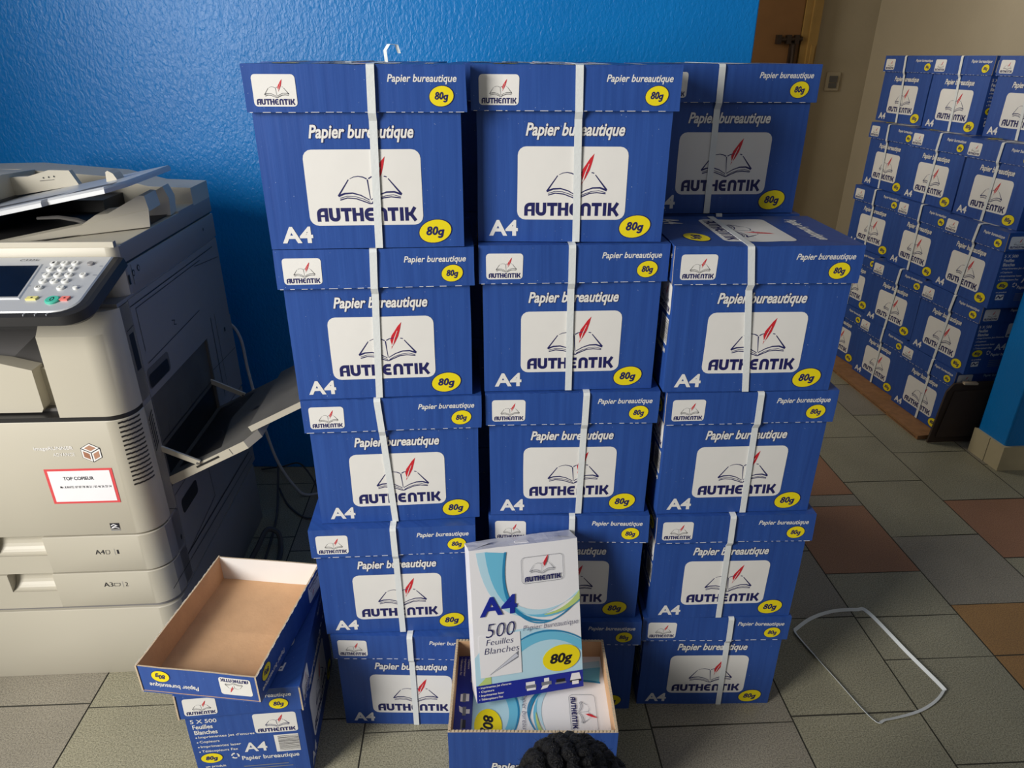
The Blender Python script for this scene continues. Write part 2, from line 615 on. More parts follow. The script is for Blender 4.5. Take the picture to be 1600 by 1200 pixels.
def eighty(mb, fr, x0, y0, w, h, m, eps):
    """bold slanted 80g, h = height of the figures"""
    sh = .22 * h
    cw = (w - sh) / 3.0

    def loop(cx, cy, rx, ry, st, n=14, a0=0.0, a1=2 * PI):
        P = []
        for i in range(n + 1):
            t = a0 + (a1 - a0) * i / n
            y = cy + ry * math.sin(t)
            P.append((x0 + cw * (cx + rx * math.cos(t)) + sh * y, y0 + h * y))
        k = len(P)
        o, q = [], []
        for i in range(k):
            a, b = Vector(P[max(i - 1, 0)]), Vector(P[min(i + 1, k - 1)])
            if a1 - a0 > 6.2 and i in (0, k - 1):
                a, b = Vector(P[k - 2]), Vector(P[1])
            d = (b - a).normalized()
            nn = Vector((-d.y, d.x)) * st / 2
            o.append(Vector(P[i]) + nn)
            q.append(Vector(P[i]) - nn)
        for i in range(k - 1):
            mb.face([fr(*q[i], eps), fr(*q[i + 1], eps), fr(*o[i + 1], eps), fr(*o[i], eps)], m)
    st = cw * .33
    loop(.5, .74, .29, .18, st)
    loop(.5, .29, .34, .21, st)
    loop(1.5, .51, .32, .42, st)
    loop(2.5, .30, .33, .24, st)
    mb.ribbon(fr, [(x0 + cw * 2.86 + sh * .66, y0 + h * .66), (x0 + cw * 2.86 - sh * .08, y0 - h * .08)], st, m, eps)
    loop(2.5, -.05, .36, .21, st, 8, -2.6, 0.05)


def grammes(mb, fr, cx, cy, rx, ry, rot=0.22):
    mb.ellipse(fr, cx, cy, rx * 1.03, ry * 1.03, 'navy', rot, eps=E1)
    mb.ellipse(fr, cx, cy, rx * .97, ry * .97, 'yellow', rot, eps=E2)
    w, h = rx * 1.16, ry * .92
    eighty(mb, fr, cx - w * .5, cy - h * .36, w, h * .80, 'navy', E3)


def print_long(mb, fr):
    """long side of the box body: fr origin at its bottom left corner"""
    mb.text(fr, 'Papier bureautique', .0765, .1605, .1575, .0265, 'navy', .060, .25, E1)
    mb.text(fr, 'Papier bureautique', .0770, .1612, .1560, .0252, 'white', .027, .25, E2)
    label_panel(mb, fr, .0645, .0366, .2415, .1512, .0135)
    mb.text(fr, 'A4', .0185, .0095, .0475, .0262, 'white', .034, 0, E1)
    grammes(mb, fr, .2595, .0255, .0265, .0185)


def print_short(mb, fr):
    mb.text(fr, '5 X 500', .008, .182, .050, .0105, 'white', .012, 0, E1)
    mb.text(fr, 'Feuilles', .010, .1665, .038, .0115, 'white', .022, 0, E1)
    mb.text(fr, 'Blanches', .011, .1515, .044, .0115, 'white', .022, 0, E1)
    for i, (s, w) in enumerate((("Imprimantes Jet d'encres", .108), ('Copieurs', .038), ('Imprimantes laser', .078), ('Télécopieurs Fax', .070))):
        y = .139 - i * .0135
        mb.ellipse(fr, .0125, y + .004, .0017, .0017, 'white', eps=E1, n=8)
        mb.text(fr, s, .0165, y, w, .0085, 'white', .012, 0, E1)
    label_panel(mb, fr, .127, .142, .209, .196, .006, nx=5, ny=3)
    grammes(mb, fr, .032, .083, .0215, .014, .05)
    for k in range(3):
        a = 2 * PI * k / 3 + PI / 2
        pts = [(.078 + .0068 * math.cos(a + t), .084 + .0068 * math.sin(a + t)) for t in (0, .5, 1.0, 1.5)]
        mb.ribbon(fr, pts, .004, 'white', E1, .0025)
    mb.text(fr, 'A4', .098, .092, .045, .026, 'white', .022, 0, E1)
    mb.rect(fr, .160, .086, .207, .134, 'white', E1)
    random.seed(4)
    y = .0895
    while y < .131:
        t = random.choice((.0006, .0011, .0017))
        mb.rect(fr, .167, y, .2065, y + t, 'black', E2)
        y += t + random.choice((.0008, .0013, .0018))
    mb.text(fr, 'Papier bureautique', .090, .066, .112, .015, 'white', .018, 0, E1)
    mb.text(fr, 'un produit', .016, .054, .040, .0075, 'white', .02, 0, E1)
    mb.rrect(fr, .020, .030, .050, .050, .002, 'white', E1, 2, 1)
    mb.ribbon(fr, [(.022, .036), (.030, .045), (.037, .037), (.048, .046)], .004, 'navy', E2)
    for i, w in enumerate((.088, .096, .072, .084)):
        mb.rect(fr, .09, .050 - i * .0075, .09 + w, .0525 - i * .0075, 'ingrey', E1)


def print_lid_long(mb, fr):
    label_panel(mb, fr, .0123, .0080, .0735, .0512, .0055, nx=5, ny=3)
    mb.text(fr, 'Papier bureautique', .2050, .0380, .1010, .0135, 'white', .018, .25, E1)
    grammes(mb, fr, .2825, .0220, .0183, .0142)


def print_lid_short(mb, fr):
    label_panel(mb, fr, .0135, .0085, .0745, .0515, .0055, nx=5, ny=3)
    mb.text(fr, 'Papier bureautique', .1180, .0370, .0970, .0135, 'white', .018, .1, E1)
    grammes(mb, fr, .1890, .0215, .0183, .0142, .1)


def print_lid_top(mb, fr):
    """fr: x along the lid depth (0 .. .234), y along its length (0 .. .319)"""
    mb.text(fr, 'A4', .022, .022, .046, .034, 'white', .022, 0, E1)
    grammes(mb, fr, .172, .052, .030, .021)
    label_panel(mb, fr, .030, .092, .204, .218, .013)
    mb.text(fr, 'Papier bureautique', .035, .252, .160, .027, 'white', .035, .25, E1)


BW, BD, BH = .305, .220, .2685       # box length, depth, height with lid
LH, LO, TH = .0645, .007, .003       # lid height, overhang, board thickness


def wob(mb, amp, seed, zt=0.0, fr=7.0, start=0):
    s = Vector((seed * 3.7, seed * 1.9, seed * 5.3))
    for i in range(start, len(mb.v)):
        p = mb.v[i]
        d = noise.noise_vector(p * fr + s) * amp
        mb.v[i] = p + Vector((d.x, d.y, d.z * .1))


def carton_mesh(seed, opened=False, plain=False):
    mb = MB()
    h = BH - TH if not opened else .266
    x0, x1 = -BW / 2, BW / 2
    n = (14, 10, 12)
    if not opened:
        mb.box(x0, 0, 0, x1, BD, h - .004, 'blue', n, {'-z': 'kraft', '+z': 'kraft'})
    else:
        t = .005
        mb.quad((x0, 0, 0), (x1, 0, 0), (x1, 0, h), (x0, 0, h), 'blue', 14, 12)
        mb.quad((x1, BD, 0), (x0, BD, 0), (x0, BD, h), (x1, BD, h), 'blue', 14, 12)
        mb.quad((x0, BD, 0), (x0, 0, 0), (x0, 0, h), (x0, BD, h), 'blue', 10, 12)
        mb.quad((x1, 0, 0), (x1, BD, 0), (x1, BD, h), (x1, 0, h), 'blue', 10, 12)
        a, b, c, d = x0 + t, x1 - t, t, BD - t
        mb.quad((b, c, .004), (a, c, .004), (a, c, h), (b, c, h), 'kraft', 14, 12)
        mb.quad((a, d, .004), (b, d, .004), (b, d, h), (a, d, h), 'kraft', 14, 12)
        mb.quad((a, c, .004), (a, d, .004), (a, d, h), (a, c, h), 'kraft', 10, 12)
        mb.quad((b, d, .004), (b, c, .004), (b, c, h), (b, d, h), 'kraft', 10, 12)
        mb.quad((x0, 0, h), (x1, 0, h), (b, c, h), (a, c, h), 'edge', 14, 1)
        mb.quad((x1, 0, h), (x1, BD, h), (b, d, h), (b, c, h), 'edge', 10, 1)
        mb.quad((x1, BD, h), (x0, BD, h), (a, d, h), (b, d, h), 'edge', 14, 1)
        mb.quad((x0, BD, h), (x0, 0, h), (a, c, h), (a, d, h), 'edge', 10, 1)
        mb.quad((a, c, .004), (b, c, .004), (b, d, .004), (a, d, .004), 'kraft')
        mb.quad((x0, BD, 0), (x1, BD, 0), (x1, 0, 0), (x0, 0, 0), 'kraft')
        # flute teeth along the cut rims
        k = 46
        for i in range(k):
            xa = x0 + BW * (i + .25) / k
            mb.box(xa, .0004, h - .001, xa + BW / k * .5, .0045, h + .0014, 'edge')
            mb.box(xa, BD - .0045, h - .001, xa + BW / k * .5, BD - .0004, h + .0014, 'edge')
        k = 34
        for i in range(k):
            ya = BD * (i + .25) / k
            mb.box(x0 + .0004, ya, h - .001, x0 + .0045, ya + BD / k * .5, h + .0014, 'edge')
            mb.box(x1 - .0045, ya, h - .001, x1 - .0004, ya + BD / k * .5, h + .0014, 'edge')
    if not plain:
        print_long(mb, frame((x0, 0, 0), (1, 0, 0), (0, 0, 1)))
    print_long(mb, frame((x1, BD, 0), (-1, 0, 0), (0, 0, 1)))
    print_short(mb, frame((x1, 0, 0), (0, 1, 0), (0, 0, 1)))
    print_short(mb, frame((x0, BD, 0), (0, -1, 0), (0, 0, 1)))
    wob(mb, .0016, seed)
    return mb.data('carton', merge=False)


def lid_mesh(seed, plain=False):
    mb = MB()
    X, Y0, Y1 = BW / 2 + LO, -LO, BD + LO
    z0, z1 = BH - LH, BH
    t = TH
    kr = 'kraft'
    # long skirts stand proud of the short ones, their cut ends show raw board
    mb.box(-X, Y0, z0, X, Y0 + t, z1, 'blue', (16, 1, 5), {'+y': kr, '-x': 'edge', '+x': 'edge', '-z': 'edge'})
    mb.box(-X, Y1 - t, z0, X, Y1, z1, 'blue', (16, 1, 5), {'-y': kr, '-x': 'edge', '+x': 'edge', '-z': 'edge'})
    s = .0016
    mb.box(-X + s, Y0 + t, z0 + .001, -X + s + t, Y1 - t, z1, 'blue', (1, 12, 5), {'+x': 'lining', '-z': 'edge'})
    mb.box(X - s - t, Y0 + t, z0 + .001, X - s, Y1 - t, z1, 'blue', (1, 12, 5), {'-x': 'lining', '-z': 'edge'})
    mb.box(-X, Y0, z1 - t, X, Y1, z1 + .0002, 'blue', (16, 12, 1), {'-z': kr})
    # worn white fold along the lower front rim
    random.seed(seed)
    for yy in (Y0 - .0004, Y1 + .0004):
        x = -X + .004
        while x < X - .012:
            w = random.uniform(.003, .014)
            mb.box(x, yy - .0003, z0 - .0002, x + w, yy + .0003, z0 + .0005, 'lining')
            x += w + random.uniform(.004, .016)
    if not plain:
        print_lid_long(mb, frame((-X, Y0, z0), (1, 0, 0), (0, 0, 1)))
    print_lid_long(mb, frame((X, Y1, z0), (-1, 0, 0), (0, 0, 1)))
    print_lid_short(mb, frame((X - s, Y0, z0), (0, 1, 0), (0, 0, 1)))
    print_lid_short(mb, frame((-X + s, Y1, z0), (0, -1, 0), (0, 0, 1)))
    print_lid_top(mb, frame((-X, Y1, z1 + .0002), (0, -1, 0), (1, 0, 0)))
    # boards bow and flare a little towards the open rim
    for i, p in enumerate(mb.v):
        k = max(0.0, (z1 - p.z) / LH)
        d = noise.noise_vector(Vector((p.x * 6, p.y * 6, seed * 4.1))) * .0022 * k
        e = noise.noise_vector(p * 16 + Vector((seed * 2.3, 0, 0))) * .0009
        p += Vector((d.x, d.y, 0)) + Vector((e.x, e.y, e.z * .2))
        # soft corner: front top edge slightly pressed under the strap
        if abs(p.x) < .03 and p.z > z1 - .012:
            p.z -= .0012 * (1 - abs(p.x) / .03)
    return mb.data('lid')


CARTON = [carton_mesh(s) for s in (1, 2, 3)]
LID = [lid_mesh(s) for s in (1, 2, 3)]
SW = .0118


def strap_mesh(xt, xb, loop=False, seed=0):
    mb = MB()
    z0 = BH - LH
    xm = xb + (xt - xb) * .72
    f1, f2 = -.0022, -LO - .0026
    top = BH + .0007
    path = [(xb, f1, .0005), (xb + (xm - xb) * .5, f1 - .0004, z0 * .5), (xm, f1 - .001, z0 - .012), (xm, f2, z0 - .001),
            (xt, f2 - .0002, BH - .005), (xt, f2 + .0014, BH - .0008), (xt, -.001, top), (xt, BD / 2, top), (xt, BD + .001, top),
            (xt, BD + LO + .0014, BH - .001), (xt, BD + LO + .0026, BH - .006), (xt, BD + LO + .0026, z0 - .001), (xt, BD + .0022, z0 - .012), (xt, BD + .0022, .0005)]
    t = .0008
    rings = []
    for i, p in enumerate(path):
        p = Vector(p)
        a = Vector(path[max(i - 1, 0)])
        b = Vector(path[min(i + 1, len(path) - 1)])
        d = (b - a)
        d.x = 0
        d.normalize()
        n = Vector((0, -d.z, d.y)) * -1
        n = Vector((0, d.z * -1, d.y))
        sx = Vector((SW / 2, 0, 0))
        rings.append([p - sx, p + sx, p + sx + n * t, p - sx + n * t])
    mb.loft(rings, 'strap')
    if loop:
        pts = [(xt + .012, .150, top + .001), (xt + .012, .135, top + .018), (xt + .019, .128, top + .027), (xt + .031, .132, top + .026), (xt + .034, .142, top + .014)]
        for a, b in zip(pts[:-1], pts[1:]):
            a, b = Vector(a), Vector(b)
            w = Vector((.003, -.005, 0))
            mb.loft([[a - w, a + w, a + w + Vector((0, .0008, .0004)), a - w + Vector((0, .0008, .0004))],
                     [b - w, b + w, b + w + Vector((0, .0008, .0004)), b - w + Vector((0, .0008, .0004))]], 'strap')
    return mb.data('strap')


PITCH = .2698


PLAIN = (carton_mesh(7, plain=True), lid_mesh(7, True))     # rear rank: only its bare margins can be glimpsed


def paper_box(x, y, a, z, label, group, st=None, k=0, loop=False, plain=False):
    t = thing('paper_box', label, 'box', (x, y, z), a, group)
    add('carton', PLAIN[0] if plain else CARTON[k % 3], t)
    add('lid', PLAIN[1] if plain else LID[(k * 2 + k // 3) % 3], t)
    if st is not None:
        o = add('strap', strap_mesh(st[0], st[1], loop), t)
        o['label'] = 'white plastic packing strap'
    return t


GA = 'paper boxes stacked in the middle'
ROWN = ['top', 'second from the top', 'middle', 'second from the bottom', 'bottom']
mid = {
    'A': [(-.230, 1.109, .088, (.023, .016)), (-.223, 1.116, .086, (-.002, -.012)), (-.214, 1.120, .079, (-.026, -.011)),
          (-.229, 1.104, .065, (.001, .004)), (-.216, 1.098, -.012, (.006, .006))],
    'B': [(.095, 1.158, .004, (.004, .010)), (.103, 1.149, .061, (-.005, -.001)), (.111, 1.147, .041, (.024, .021)),
          (.114, 1.147, 0, (.006, .009)), (.120, 1.141, 0, (.006, .006))],
    'C': [(.403, 1.399, .05, (-.026, -.021)), (.426, 1.147, .042, (-.034, -.003)), (.440, 1.153, .054, (.013, .019)),
          (.447, 1.150, .037, (-.008, -.002)), (.445, 1.156, .012, (.029, .036))],
}
LBL = {
    'A': ['strapped blue paper box on top of the left column, nearest above the copier',
          'strapped blue paper box in the left column, directly under its top box',
          'strapped blue paper box halfway up the left column, beside the copier tray',
          'strapped blue paper box in the left column, second up from the floor',
          'strapped blue paper box on the floor at the foot of the left column'],
    'B': ['strapped blue paper box on top of the middle column, against the blue wall',
          'strapped blue paper box in the middle column, directly under its top box',
          'strapped blue paper box in the centre of the middle column',
          'blue paper box in the middle column, half hidden behind the upright ream',
          'blue paper box on the floor behind the open box, foot of the middle column'],
    'C': ['strapped blue paper box set back in shade on top of the right column',
          'strapped blue paper box in the right column with its printed lid top showing',
          'strapped blue paper box in the middle of the right column',
          'strapped blue paper box in the right column, second up from the floor',
          'strapped blue paper box on the floor, foot of the right column'],
}
n = 0
for c in 'ABC':
    for r, (x, y, a, st) in enumerate(mid[c]):
        paper_box(x, y, a, (4 - r) * PITCH, LBL[c][r], GA, st, n, loop=(c == 'A' and r == 0))
        n += 1
# the second rank behind, hidden by the front columns (its right top box is the set-back one)
for cx_, top_ in ((.408, 4), (.045, 5), (-.300, 5)):
    for r in range(top_):
        paper_box(cx_, 1.402 + .003 * (r % 2), .0, r * PITCH, 'blue paper box stacked out of sight behind the front columns', 'hidden second rank of boxes', (.0, .0), n, plain=True)
        n += 1

GD = 'paper boxes piled in the back room'
BASE = .0189
pile = [
    [(1.693, 3.291, -1.408, (-.02, -.002)), (1.702, 2.910, -1.426, (-.005, .009)), (1.758, 2.588, -1.42, (-.009, .009))],
    [(1.638, 3.196, -1.461, (-.023, -.014)), (1.655, 2.859, -1.433, (.010, -.009)), (1.688, 2.529, -1.415, (.004, -.005))],
    [(1.623, 3.174, -1.392, (-.011, -.013)), (1.646, 2.837, -1.458, (-.004, -.005)), (1.660, 2.506, -1.474, (.019, -.010))],
    [(1.612, 3.215, -1.40, (.01, -.003)), (1.632, 2.876, -1.380, (.016, -.005)), (1.661, 2.535, -1.418, (.022, -.004))],
    [(1.610, 3.225, -1.42, (.01, .0)), (1.637, 2.895, -1.424, (.011, -.001)), (1.660, 2.565, -1.44, (.03, .015))],
]
WHO = ['far', 'middle', 'near']
for r in range(5):
    for c in range(3):
        x, y, a, st = pile[r][c]
        rr = ['top layer', 'second layer from the top', 'middle layer', 'second layer from the bottom', 'bottom layer'][r]
        cc = ['leftmost', 'middle one', 'rightmost'][c]
        paper_box(x, y, a, BASE + (4 - r) * PITCH, 'blue paper box in the back-room pile, %s, %s' % (rr, cc), GD, st, n)
        n += 1

# box under the upside-down lid (short side to the viewer)
ea = .10
fx, fy = -.520, .958
hx = Vector((math.cos(ea), math.sin(ea), 0))
hn = Vector((-math.sin(ea), math.cos(ea), 0))
# local +x face (short side) turned to the viewer: local x -> -hn, local y -> +hx
cen = Vector((fx, fy, 0)) + hn * (BW / 2)
org = cen - hx * (BD / 2)
e = thing('paper_box', 'blue paper box with bullet list and barcode, underneath the loose lid', 'box', org, math.atan2(-hn.y, -hn.x))
add('carton', CARTON[1], e)
add('lid', LID[0], e)

# the loose lid lying upside down on it
F = thing('box_lid', 'blue cardboard lid lying upside down with brown inside, beside the copier', 'lid', (0, 0, 0))
lid_o = LID[1].copy()
fo = add('tray', lid_o, F)
fa = -.11
hx = Vector((math.cos(fa), math.sin(fa), 0))
hn = Vector((-math.sin(fa), math.cos(fa), 0))
fc = Vector((-.578, .934, 0)) + hn * (BW / 2 + LO)
# centre lid, flip over about its long axis, turn long axis into depth
mt = (Matrix.Rotation(fa, 4, 'Z') @ Matrix.Rotation(PI / 2, 4, 'Z') @ Matrix.Rotation(PI, 4, 'X')
      @ Matrix.Translation((0, -BD / 2, -BH - .0002)))
lid_o.transform(mt)
F.location = (fc.x, fc.y, PITCH + .0016)

# ------------------------------------------------------------------ open box and reams
gx, gy, ga = .041, .866, .006
g = thing('open_paper_box', 'open blue paper box with wrapped reams inside, in front of the middle column', 'box', (gx, gy, 0), ga)
add('carton', carton_mesh(5, True), g)

RW, RL, RT = .210, .297, .0528


def ream_mesh(seed):
    mb = MB()
    w, l, t = RW, RL, RT
    fr = frame((-w / 2, 0, 0), (1, 0, 0), (0, 0, 1))
    nseg = (8, 3, 10)
    mb.box(-w / 2, 0, 0, w / 2, t, l, 'paper', nseg, {'+z': 'wrap', '-z': 'wrap'})
    U = lambda u: u * w
    V = lambda v: v * l

    def strip(c0, c1, m, eps):
        for i in range(len(c0) - 1):
            mb.face([fr(*c0[i], eps), fr(*c0[i + 1], eps), fr(*c1[i + 1], eps), fr(*c1[i], eps)], m)

    def bez(p, nn=18):
        out = []
        for i in range(nn + 1):
            s = i / nn
            a = (1 - s) ** 3; b = 3 * (1 - s) ** 2 * s; c = 3 * (1 - s) * s * s; d = s ** 3
            out.append((U(a * p[0][0] + b * p[1][0] + c * p[2][0] + d * p[3][0]), V(a * p[0][1] + b * p[1][1] + c * p[2][1] + d * p[3][1])))
        return out
    e0 = .0003
    # lower pale field
    top = bez([(.0, .30), (.3, .56), (.75, .43), (1.0, .33)])
    base = [(p[0], V(.10)) for p in top]
    strip(base, top, 'cy1', e0)
    # upper swoosh
    A = bez([(.06, .98), (.12, .52), (.55, .40), (1.0, .66)])
    B = bez([(.16, .98), (.22, .60), (.58, .46), (1.0, .64)])
    strip(A, B, 'cy1', e0 * 2)
    A2 = bez([(.14, .98), (.18, .56), (.52, .44), (1.0, .60)])
    B2 = bez([(.32, .96), (.20, .62), (.55, .38), (1.0, .585)])
    strip(A2, B2, 'cy2', e0 * 3)
    A3 = bez([(.335, .965), (.25, .66), (.40, .50), (.74, .485)])
    B3 = bez([(.315, .965), (.22, .64), (.38, .47), (.74, .48)])
    strip(B3, A3, 'cy3', e0 * 4)
    A4 = bez([(.45, .535), (.60, .44), (.80, .47), (1.0, .615)])
    B4 = bez([(.45, .528), (.60, .43), (.80, .46), (1.0, .605)])
    strip(B4, A4, 'cy3', e0 * 5)
    G1 = bez([(.66, .53), (.80, .54), (.92, .58), (1.0, .66)])
    G2 = bez([(.66, .525), (.80, .52), (.92, .55), (1.0, .60)])
    strip(G2, G1, 'lime', e0 * 6)
    # second swoosh
    A = bez([(.43, .37), (.60, .44), (.80, .42), (1.0, .32)])
    B = bez([(.43, .30), (.60, .38), (.80, .38), (1.0, .25)])
    strip(B, A, 'cy2', e0 * 2)
    A = bez([(.43, .385), (.60, .45), (.82, .43), (1.0, .335)])
    B = bez([(.43, .375), (.60, .435), (.82, .42), (1.0, .325)])
    strip(B, A, 'cy3', e0 * 3)
    C1 = bez([(.0, .11), (.06, .14), (.10, .17), (.14, .20)])
    C0 = [(p[0], V(.105)) for p in C1]
    strip(C0, C1, 'lime', e0 * 3)
    # white sheet with a curled corner
    mb.rect(fr, U(.045), V(.165), U(.425), V(.44), 'paper', e0 * 5)
    mb.face([fr(U(.12), V(.175), e0 * 6), fr(U(.40), V(.27), e0 * 6), fr(U(.405), V(.315), e0 * 6)], 'ingrey')
    mb.face([fr(U(.14), V(.182), e0 * 7), fr(U(.40), V(.28), e0 * 7), fr(U(.38), V(.30), e0 * 7)], 'wrap')
    # band
    mb.rect(fr, 0, V(.003), U(1), V(.118), 'rblue', e0 * 5)
    for i, s in enumerate(("Imprimantes Jet d'encres", 'Copieurs', 'Imprimantes laser', 'Télécopieurs Fax')):
        mb.text(fr, '• ' + s, U(.02), V(.092 - i * .026), U((.30, .14, .23, .22)[i]), V(.018), 'white', .02, .1, e0 * 6)
    for i in range(4):
        x = U(.45 + i * .14)
        y = V(.035)
        f2 = lambda a, b, e, x=x, y=y: fr(x + a * U(.105), y + b * V(.06), e)
        if i == 0:
            mb.rect(f2, .05, .55, .85, .95, 'paper', e0 * 6); mb.rect(f2, 0, .2, .95, .6, 'ingrey', e0 * 7); mb.rect(f2, .1, 0, .9, .25, 'paper', e0 * 8)
        elif i == 1:
            mb.rect(f2, .35, .5, .8, 1.1, 'paper', e0 * 6); mb.rect(f2, .1, .3, 1, .7, 'ingrey', e0 * 7); mb.face([f2(0, -.1, e0 * 8), f2(.6, .0, e0 * 8), f2(.8, .35, e0 * 8), f2(.2, .3, e0 * 8)], 'paper')
        elif i == 2:
            mb.rect(f2, 0, .2, 1, .4, 'ingrey', e0 * 6); mb.rect(f2, .1, .4, .9, .75, 'black', e0 * 7)
        else:
            mb.face([f2(.0, .3, e0 * 6), f2(1.05, .3, e0 * 6), f2(.9, 1.15, e0 * 6), f2(.2, 1.15, e0 * 6)], 'paper'); mb.rect(f2, .0, .15, 1.05, .4, 'black', e0 * 7); mb.rect(f2, .2, -.1, .8, .3, 'paper', e0 * 8)
    # text
    r0 = (U(.465), V(.745), U(.855), V(.915))
    cx = [(r0[0] + .006, r0[1]), (r0[2] - .006, r0[1]), (r0[2] - .002, r0[1] + .002), (r0[2], r0[1] + .006), (r0[2], r0[3] - .006), (r0[2] - .002, r0[3] - .002), (r0[2] - .006, r0[3]),
          (r0[0] + .006, r0[3]), (r0[0] + .002, r0[3] - .002), (r0[0], r0[3] - .006), (r0[0], r0[1] + .006), (r0[0] + .002, r0[1] + .002), (r0[0] + .006, r0[1])]
    mb.ribbon(fr, cx, .0007, 'ingrey', e0 * 6)
    pw = r0[2] - r0[0]
    book(mb, fr, r0[0] - .008, r0[1] - .0005, pw * 1.06, 'ingrey', e0 * 6, .8, True)
    word(mb, fr, r0[0] + pw * .07, r0[1] + .003, pw * .86, .0098, 'navy', e0 * 7)
    mb.text(fr, 'A4', U(.065), V(.565), U(.345), V(.125), 'rblue', .03, .05, e0 * 7)
    mb.text(fr, '500', U(.11), V(.425), U(.27), V(.09), 'navy', -.014, .2, e0 * 7)
    mb.text(fr, 'Feuilles', U(.11), V(.375), U(.25), V(.038), 'navy', -.013, .2, e0 * 7)
    mb.text(fr, 'Blanches', U(.09), V(.318), U(.32), V(.040), 'navy', -.013, .2, e0 * 7)
    mb.text(fr, 'Papier bureautique', U(.455), V(.428), U(.52), V(.044), 'navy', -.014, .2, e0 * 7)
    mb.ellipse(fr, U(.80), V(.222), U(.178), V(.088), 'yellow', .08, eps=e0 * 6)
    mb.text(fr, '80g', U(.69), V(.17), U(.215), V(.085), 'black', .035, .2, e0 * 7)
    # loose folds and label tab on the wrapped top end
    for i, (a, b, c) in enumerate((((-w / 2, t, l), (-w / 2, 0, l), (-w / 2 + .05, t * .45, l + .0045)), ((w / 2, 0, l), (w / 2, t, l), (w / 2 - .045, t * .5, l + .005)))):
        mb.face([a, b, c], 'wrap')
    mb.box(-.014, t * .2, l, .012, t * .42, l + .0012, 'paper')
    for i, p in enumerate(mb.v):
        d = noise.noise_vector(p * 5 + Vector((seed, 0, 0))) * .0009
        p += d
        if p.z > l - .004:
            p.z += .003 * noise.noise(Vector((p.x * 30, p.y * 30, seed)))
    return mb.data('ream')


ream0 = ream_mesh(1)
# the ream standing on the others, leaning back against the column
R = Matrix(((.974, -.22, -.054), (.225, .913, .341), (-.026, -.344, .939)))
h = add('paper_ream', ream0)
tag(h, 'white and cyan wrapped paper ream standing upright in the open box', 'paper ream')
h.matrix_world = Matrix.Translation((.0396, .9632, .2475)) @ R.to_4x4()
ream1 = ream_mesh(2)
for k in range(4):
    o = add('paper_ream', ream1)
    tag(o, 'white and cyan wrapped paper ream lying face up on top inside the open box' if k == 3 else 'wrapped paper ream buried under the top ream inside the open box', 'paper ream', 'reams lying in the open box')
    # local x -> -Y, local z -> +X, local -y (face) -> +Z
    R2 = Matrix(((0, 0, 1), (-1, 0, 0), (0, -1, 0)))
    o.matrix_world = (Matrix.Translation((gx, gy, 0)) @ Matrix.Rotation(ga, 4, 'Z')
                      @ Matrix.Translation((-RL / 2 + .0005, BD / 2, .0055 + RT + k * (RT + .0024))) @ R2.to_4x4())

# ------------------------------------------------------------------ photocopier
CP = thing('photocopier', 'large beige office photocopier with side tray folded out, standing at the left', 'photocopier', (-.7692, 1.2437, 0), .055)
CW, CD = .565, .645


def corner_prof(x0, x1, y0, y1, r, n=14):
    """plan outline, rounded at the front right corner"""
    p = [(x0, y0)]
    for i in range(n + 1):
        t = -PI / 2 + PI / 2 * i / n
        p.append((x1 - r + r * math.cos(t), y0 + r + r * math.sin(t)))
    p += [(x1, y1), (x0, y1)]
    return p


mb = MB()
mb.prism(corner_prof(-CW, -.004, .004, .63, .045), .0, .200, 'beige', ch=.002)
mb.prism(corner_prof(-CW + .005, -.010, .012, .62, .04), .199, .212, 'cgrey')
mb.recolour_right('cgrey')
mb.obj('base_plinth', CP)
mb = MB()
mb.box(-CW + .006, .06, .206, -.007, .64, .70, 'cdark')
mb.box(-CW + .006, .31, .70, -.007, .64, .914, 'cdark')
mb.prism(corner_prof(-CW + .006, -.008, .030, .08, .03), .206, .70, 'cdark')
mb.obj('chassis', CP)

f_front = frame((0, 0, 0), (1, 0, 0), (0, 0, 1))


def drawer(z0, z1, zt, hx0, hx1, num, size, portrait, prx):
    mb = MB()
    hz0, hz1 = z0 + (z1 - z0) * .50, z1
    P = corner_prof(hx1, 0, 0, .10, .05)
    mb.prism(P, z0, z1, 'beige', ch=.0015)
    mb.box(-CW, 0, z0, hx1, .10, hz0, 'beige')
    mb.box(-CW, 0, hz0, hx0, .10, z1, 'beige')
    mb.box(hx0, .026, hz0, hx1, .10, z1, 'beige')
    f = frame((0, -.0006, 0), (1, 0, 0), (0, 0, 1))
    zc = (z0 + z1) / 2 + zt
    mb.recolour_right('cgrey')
    mb.text(f, size, prx, zc - .006, .020, .012, 'black', -.004, 0, .0003)
    x = prx + .023
    pts = [(x, zc - .006), (x, zc + .004), (x + .008, zc + .004), (x + .008, zc - .003), (x + .005, zc - .006), (x, zc - .006)] if portrait else \
          [(x, zc - .005), (x, zc + .003), (x + .013, zc + .003), (x + .013, zc - .002), (x + .010, zc - .005), (x, zc - .005)]
    mb.ribbon(f, pts, .0009, 'black', .0003)
    mb.ribbon(f, [(x + .019, zc - .009), (x + .019, zc + .008)], .0006, 'ingrey', .0003)
    mb.text(f, num, x + .024, zc - .006, .0035 if num == '1' else .006, .011, 'black', -.004, 0, .0003)
    o = mb.obj('paper_drawer', CP)
    g = MB()     # scooped finger grip
    rings = []
    for i in range(9):
        t = PI / 2 * i / 8
        rings.append((.001 + .024 * math.sin(t), hz0 + .001 + (hz1 - hz0 - .004) * (1 - math.cos(t))))
    for a, b in zip(rings[:-1], rings[1:]):
        g.quad((hx0 + .001, a[0], a[1]), (hx1 - .001, a[0], a[1]), (hx1 - .001, b[0], b[1]), (hx0 + .001, b[0], b[1]), 'beige', 1, 1, True)
    g.obj('handle', o)


drawer(.214, .308, .014, -.352, -.255, '2', 'A3', False, -.150)
drawer(.312, .408, .006, -.360, -.250, '1', 'A4', True, -.147)

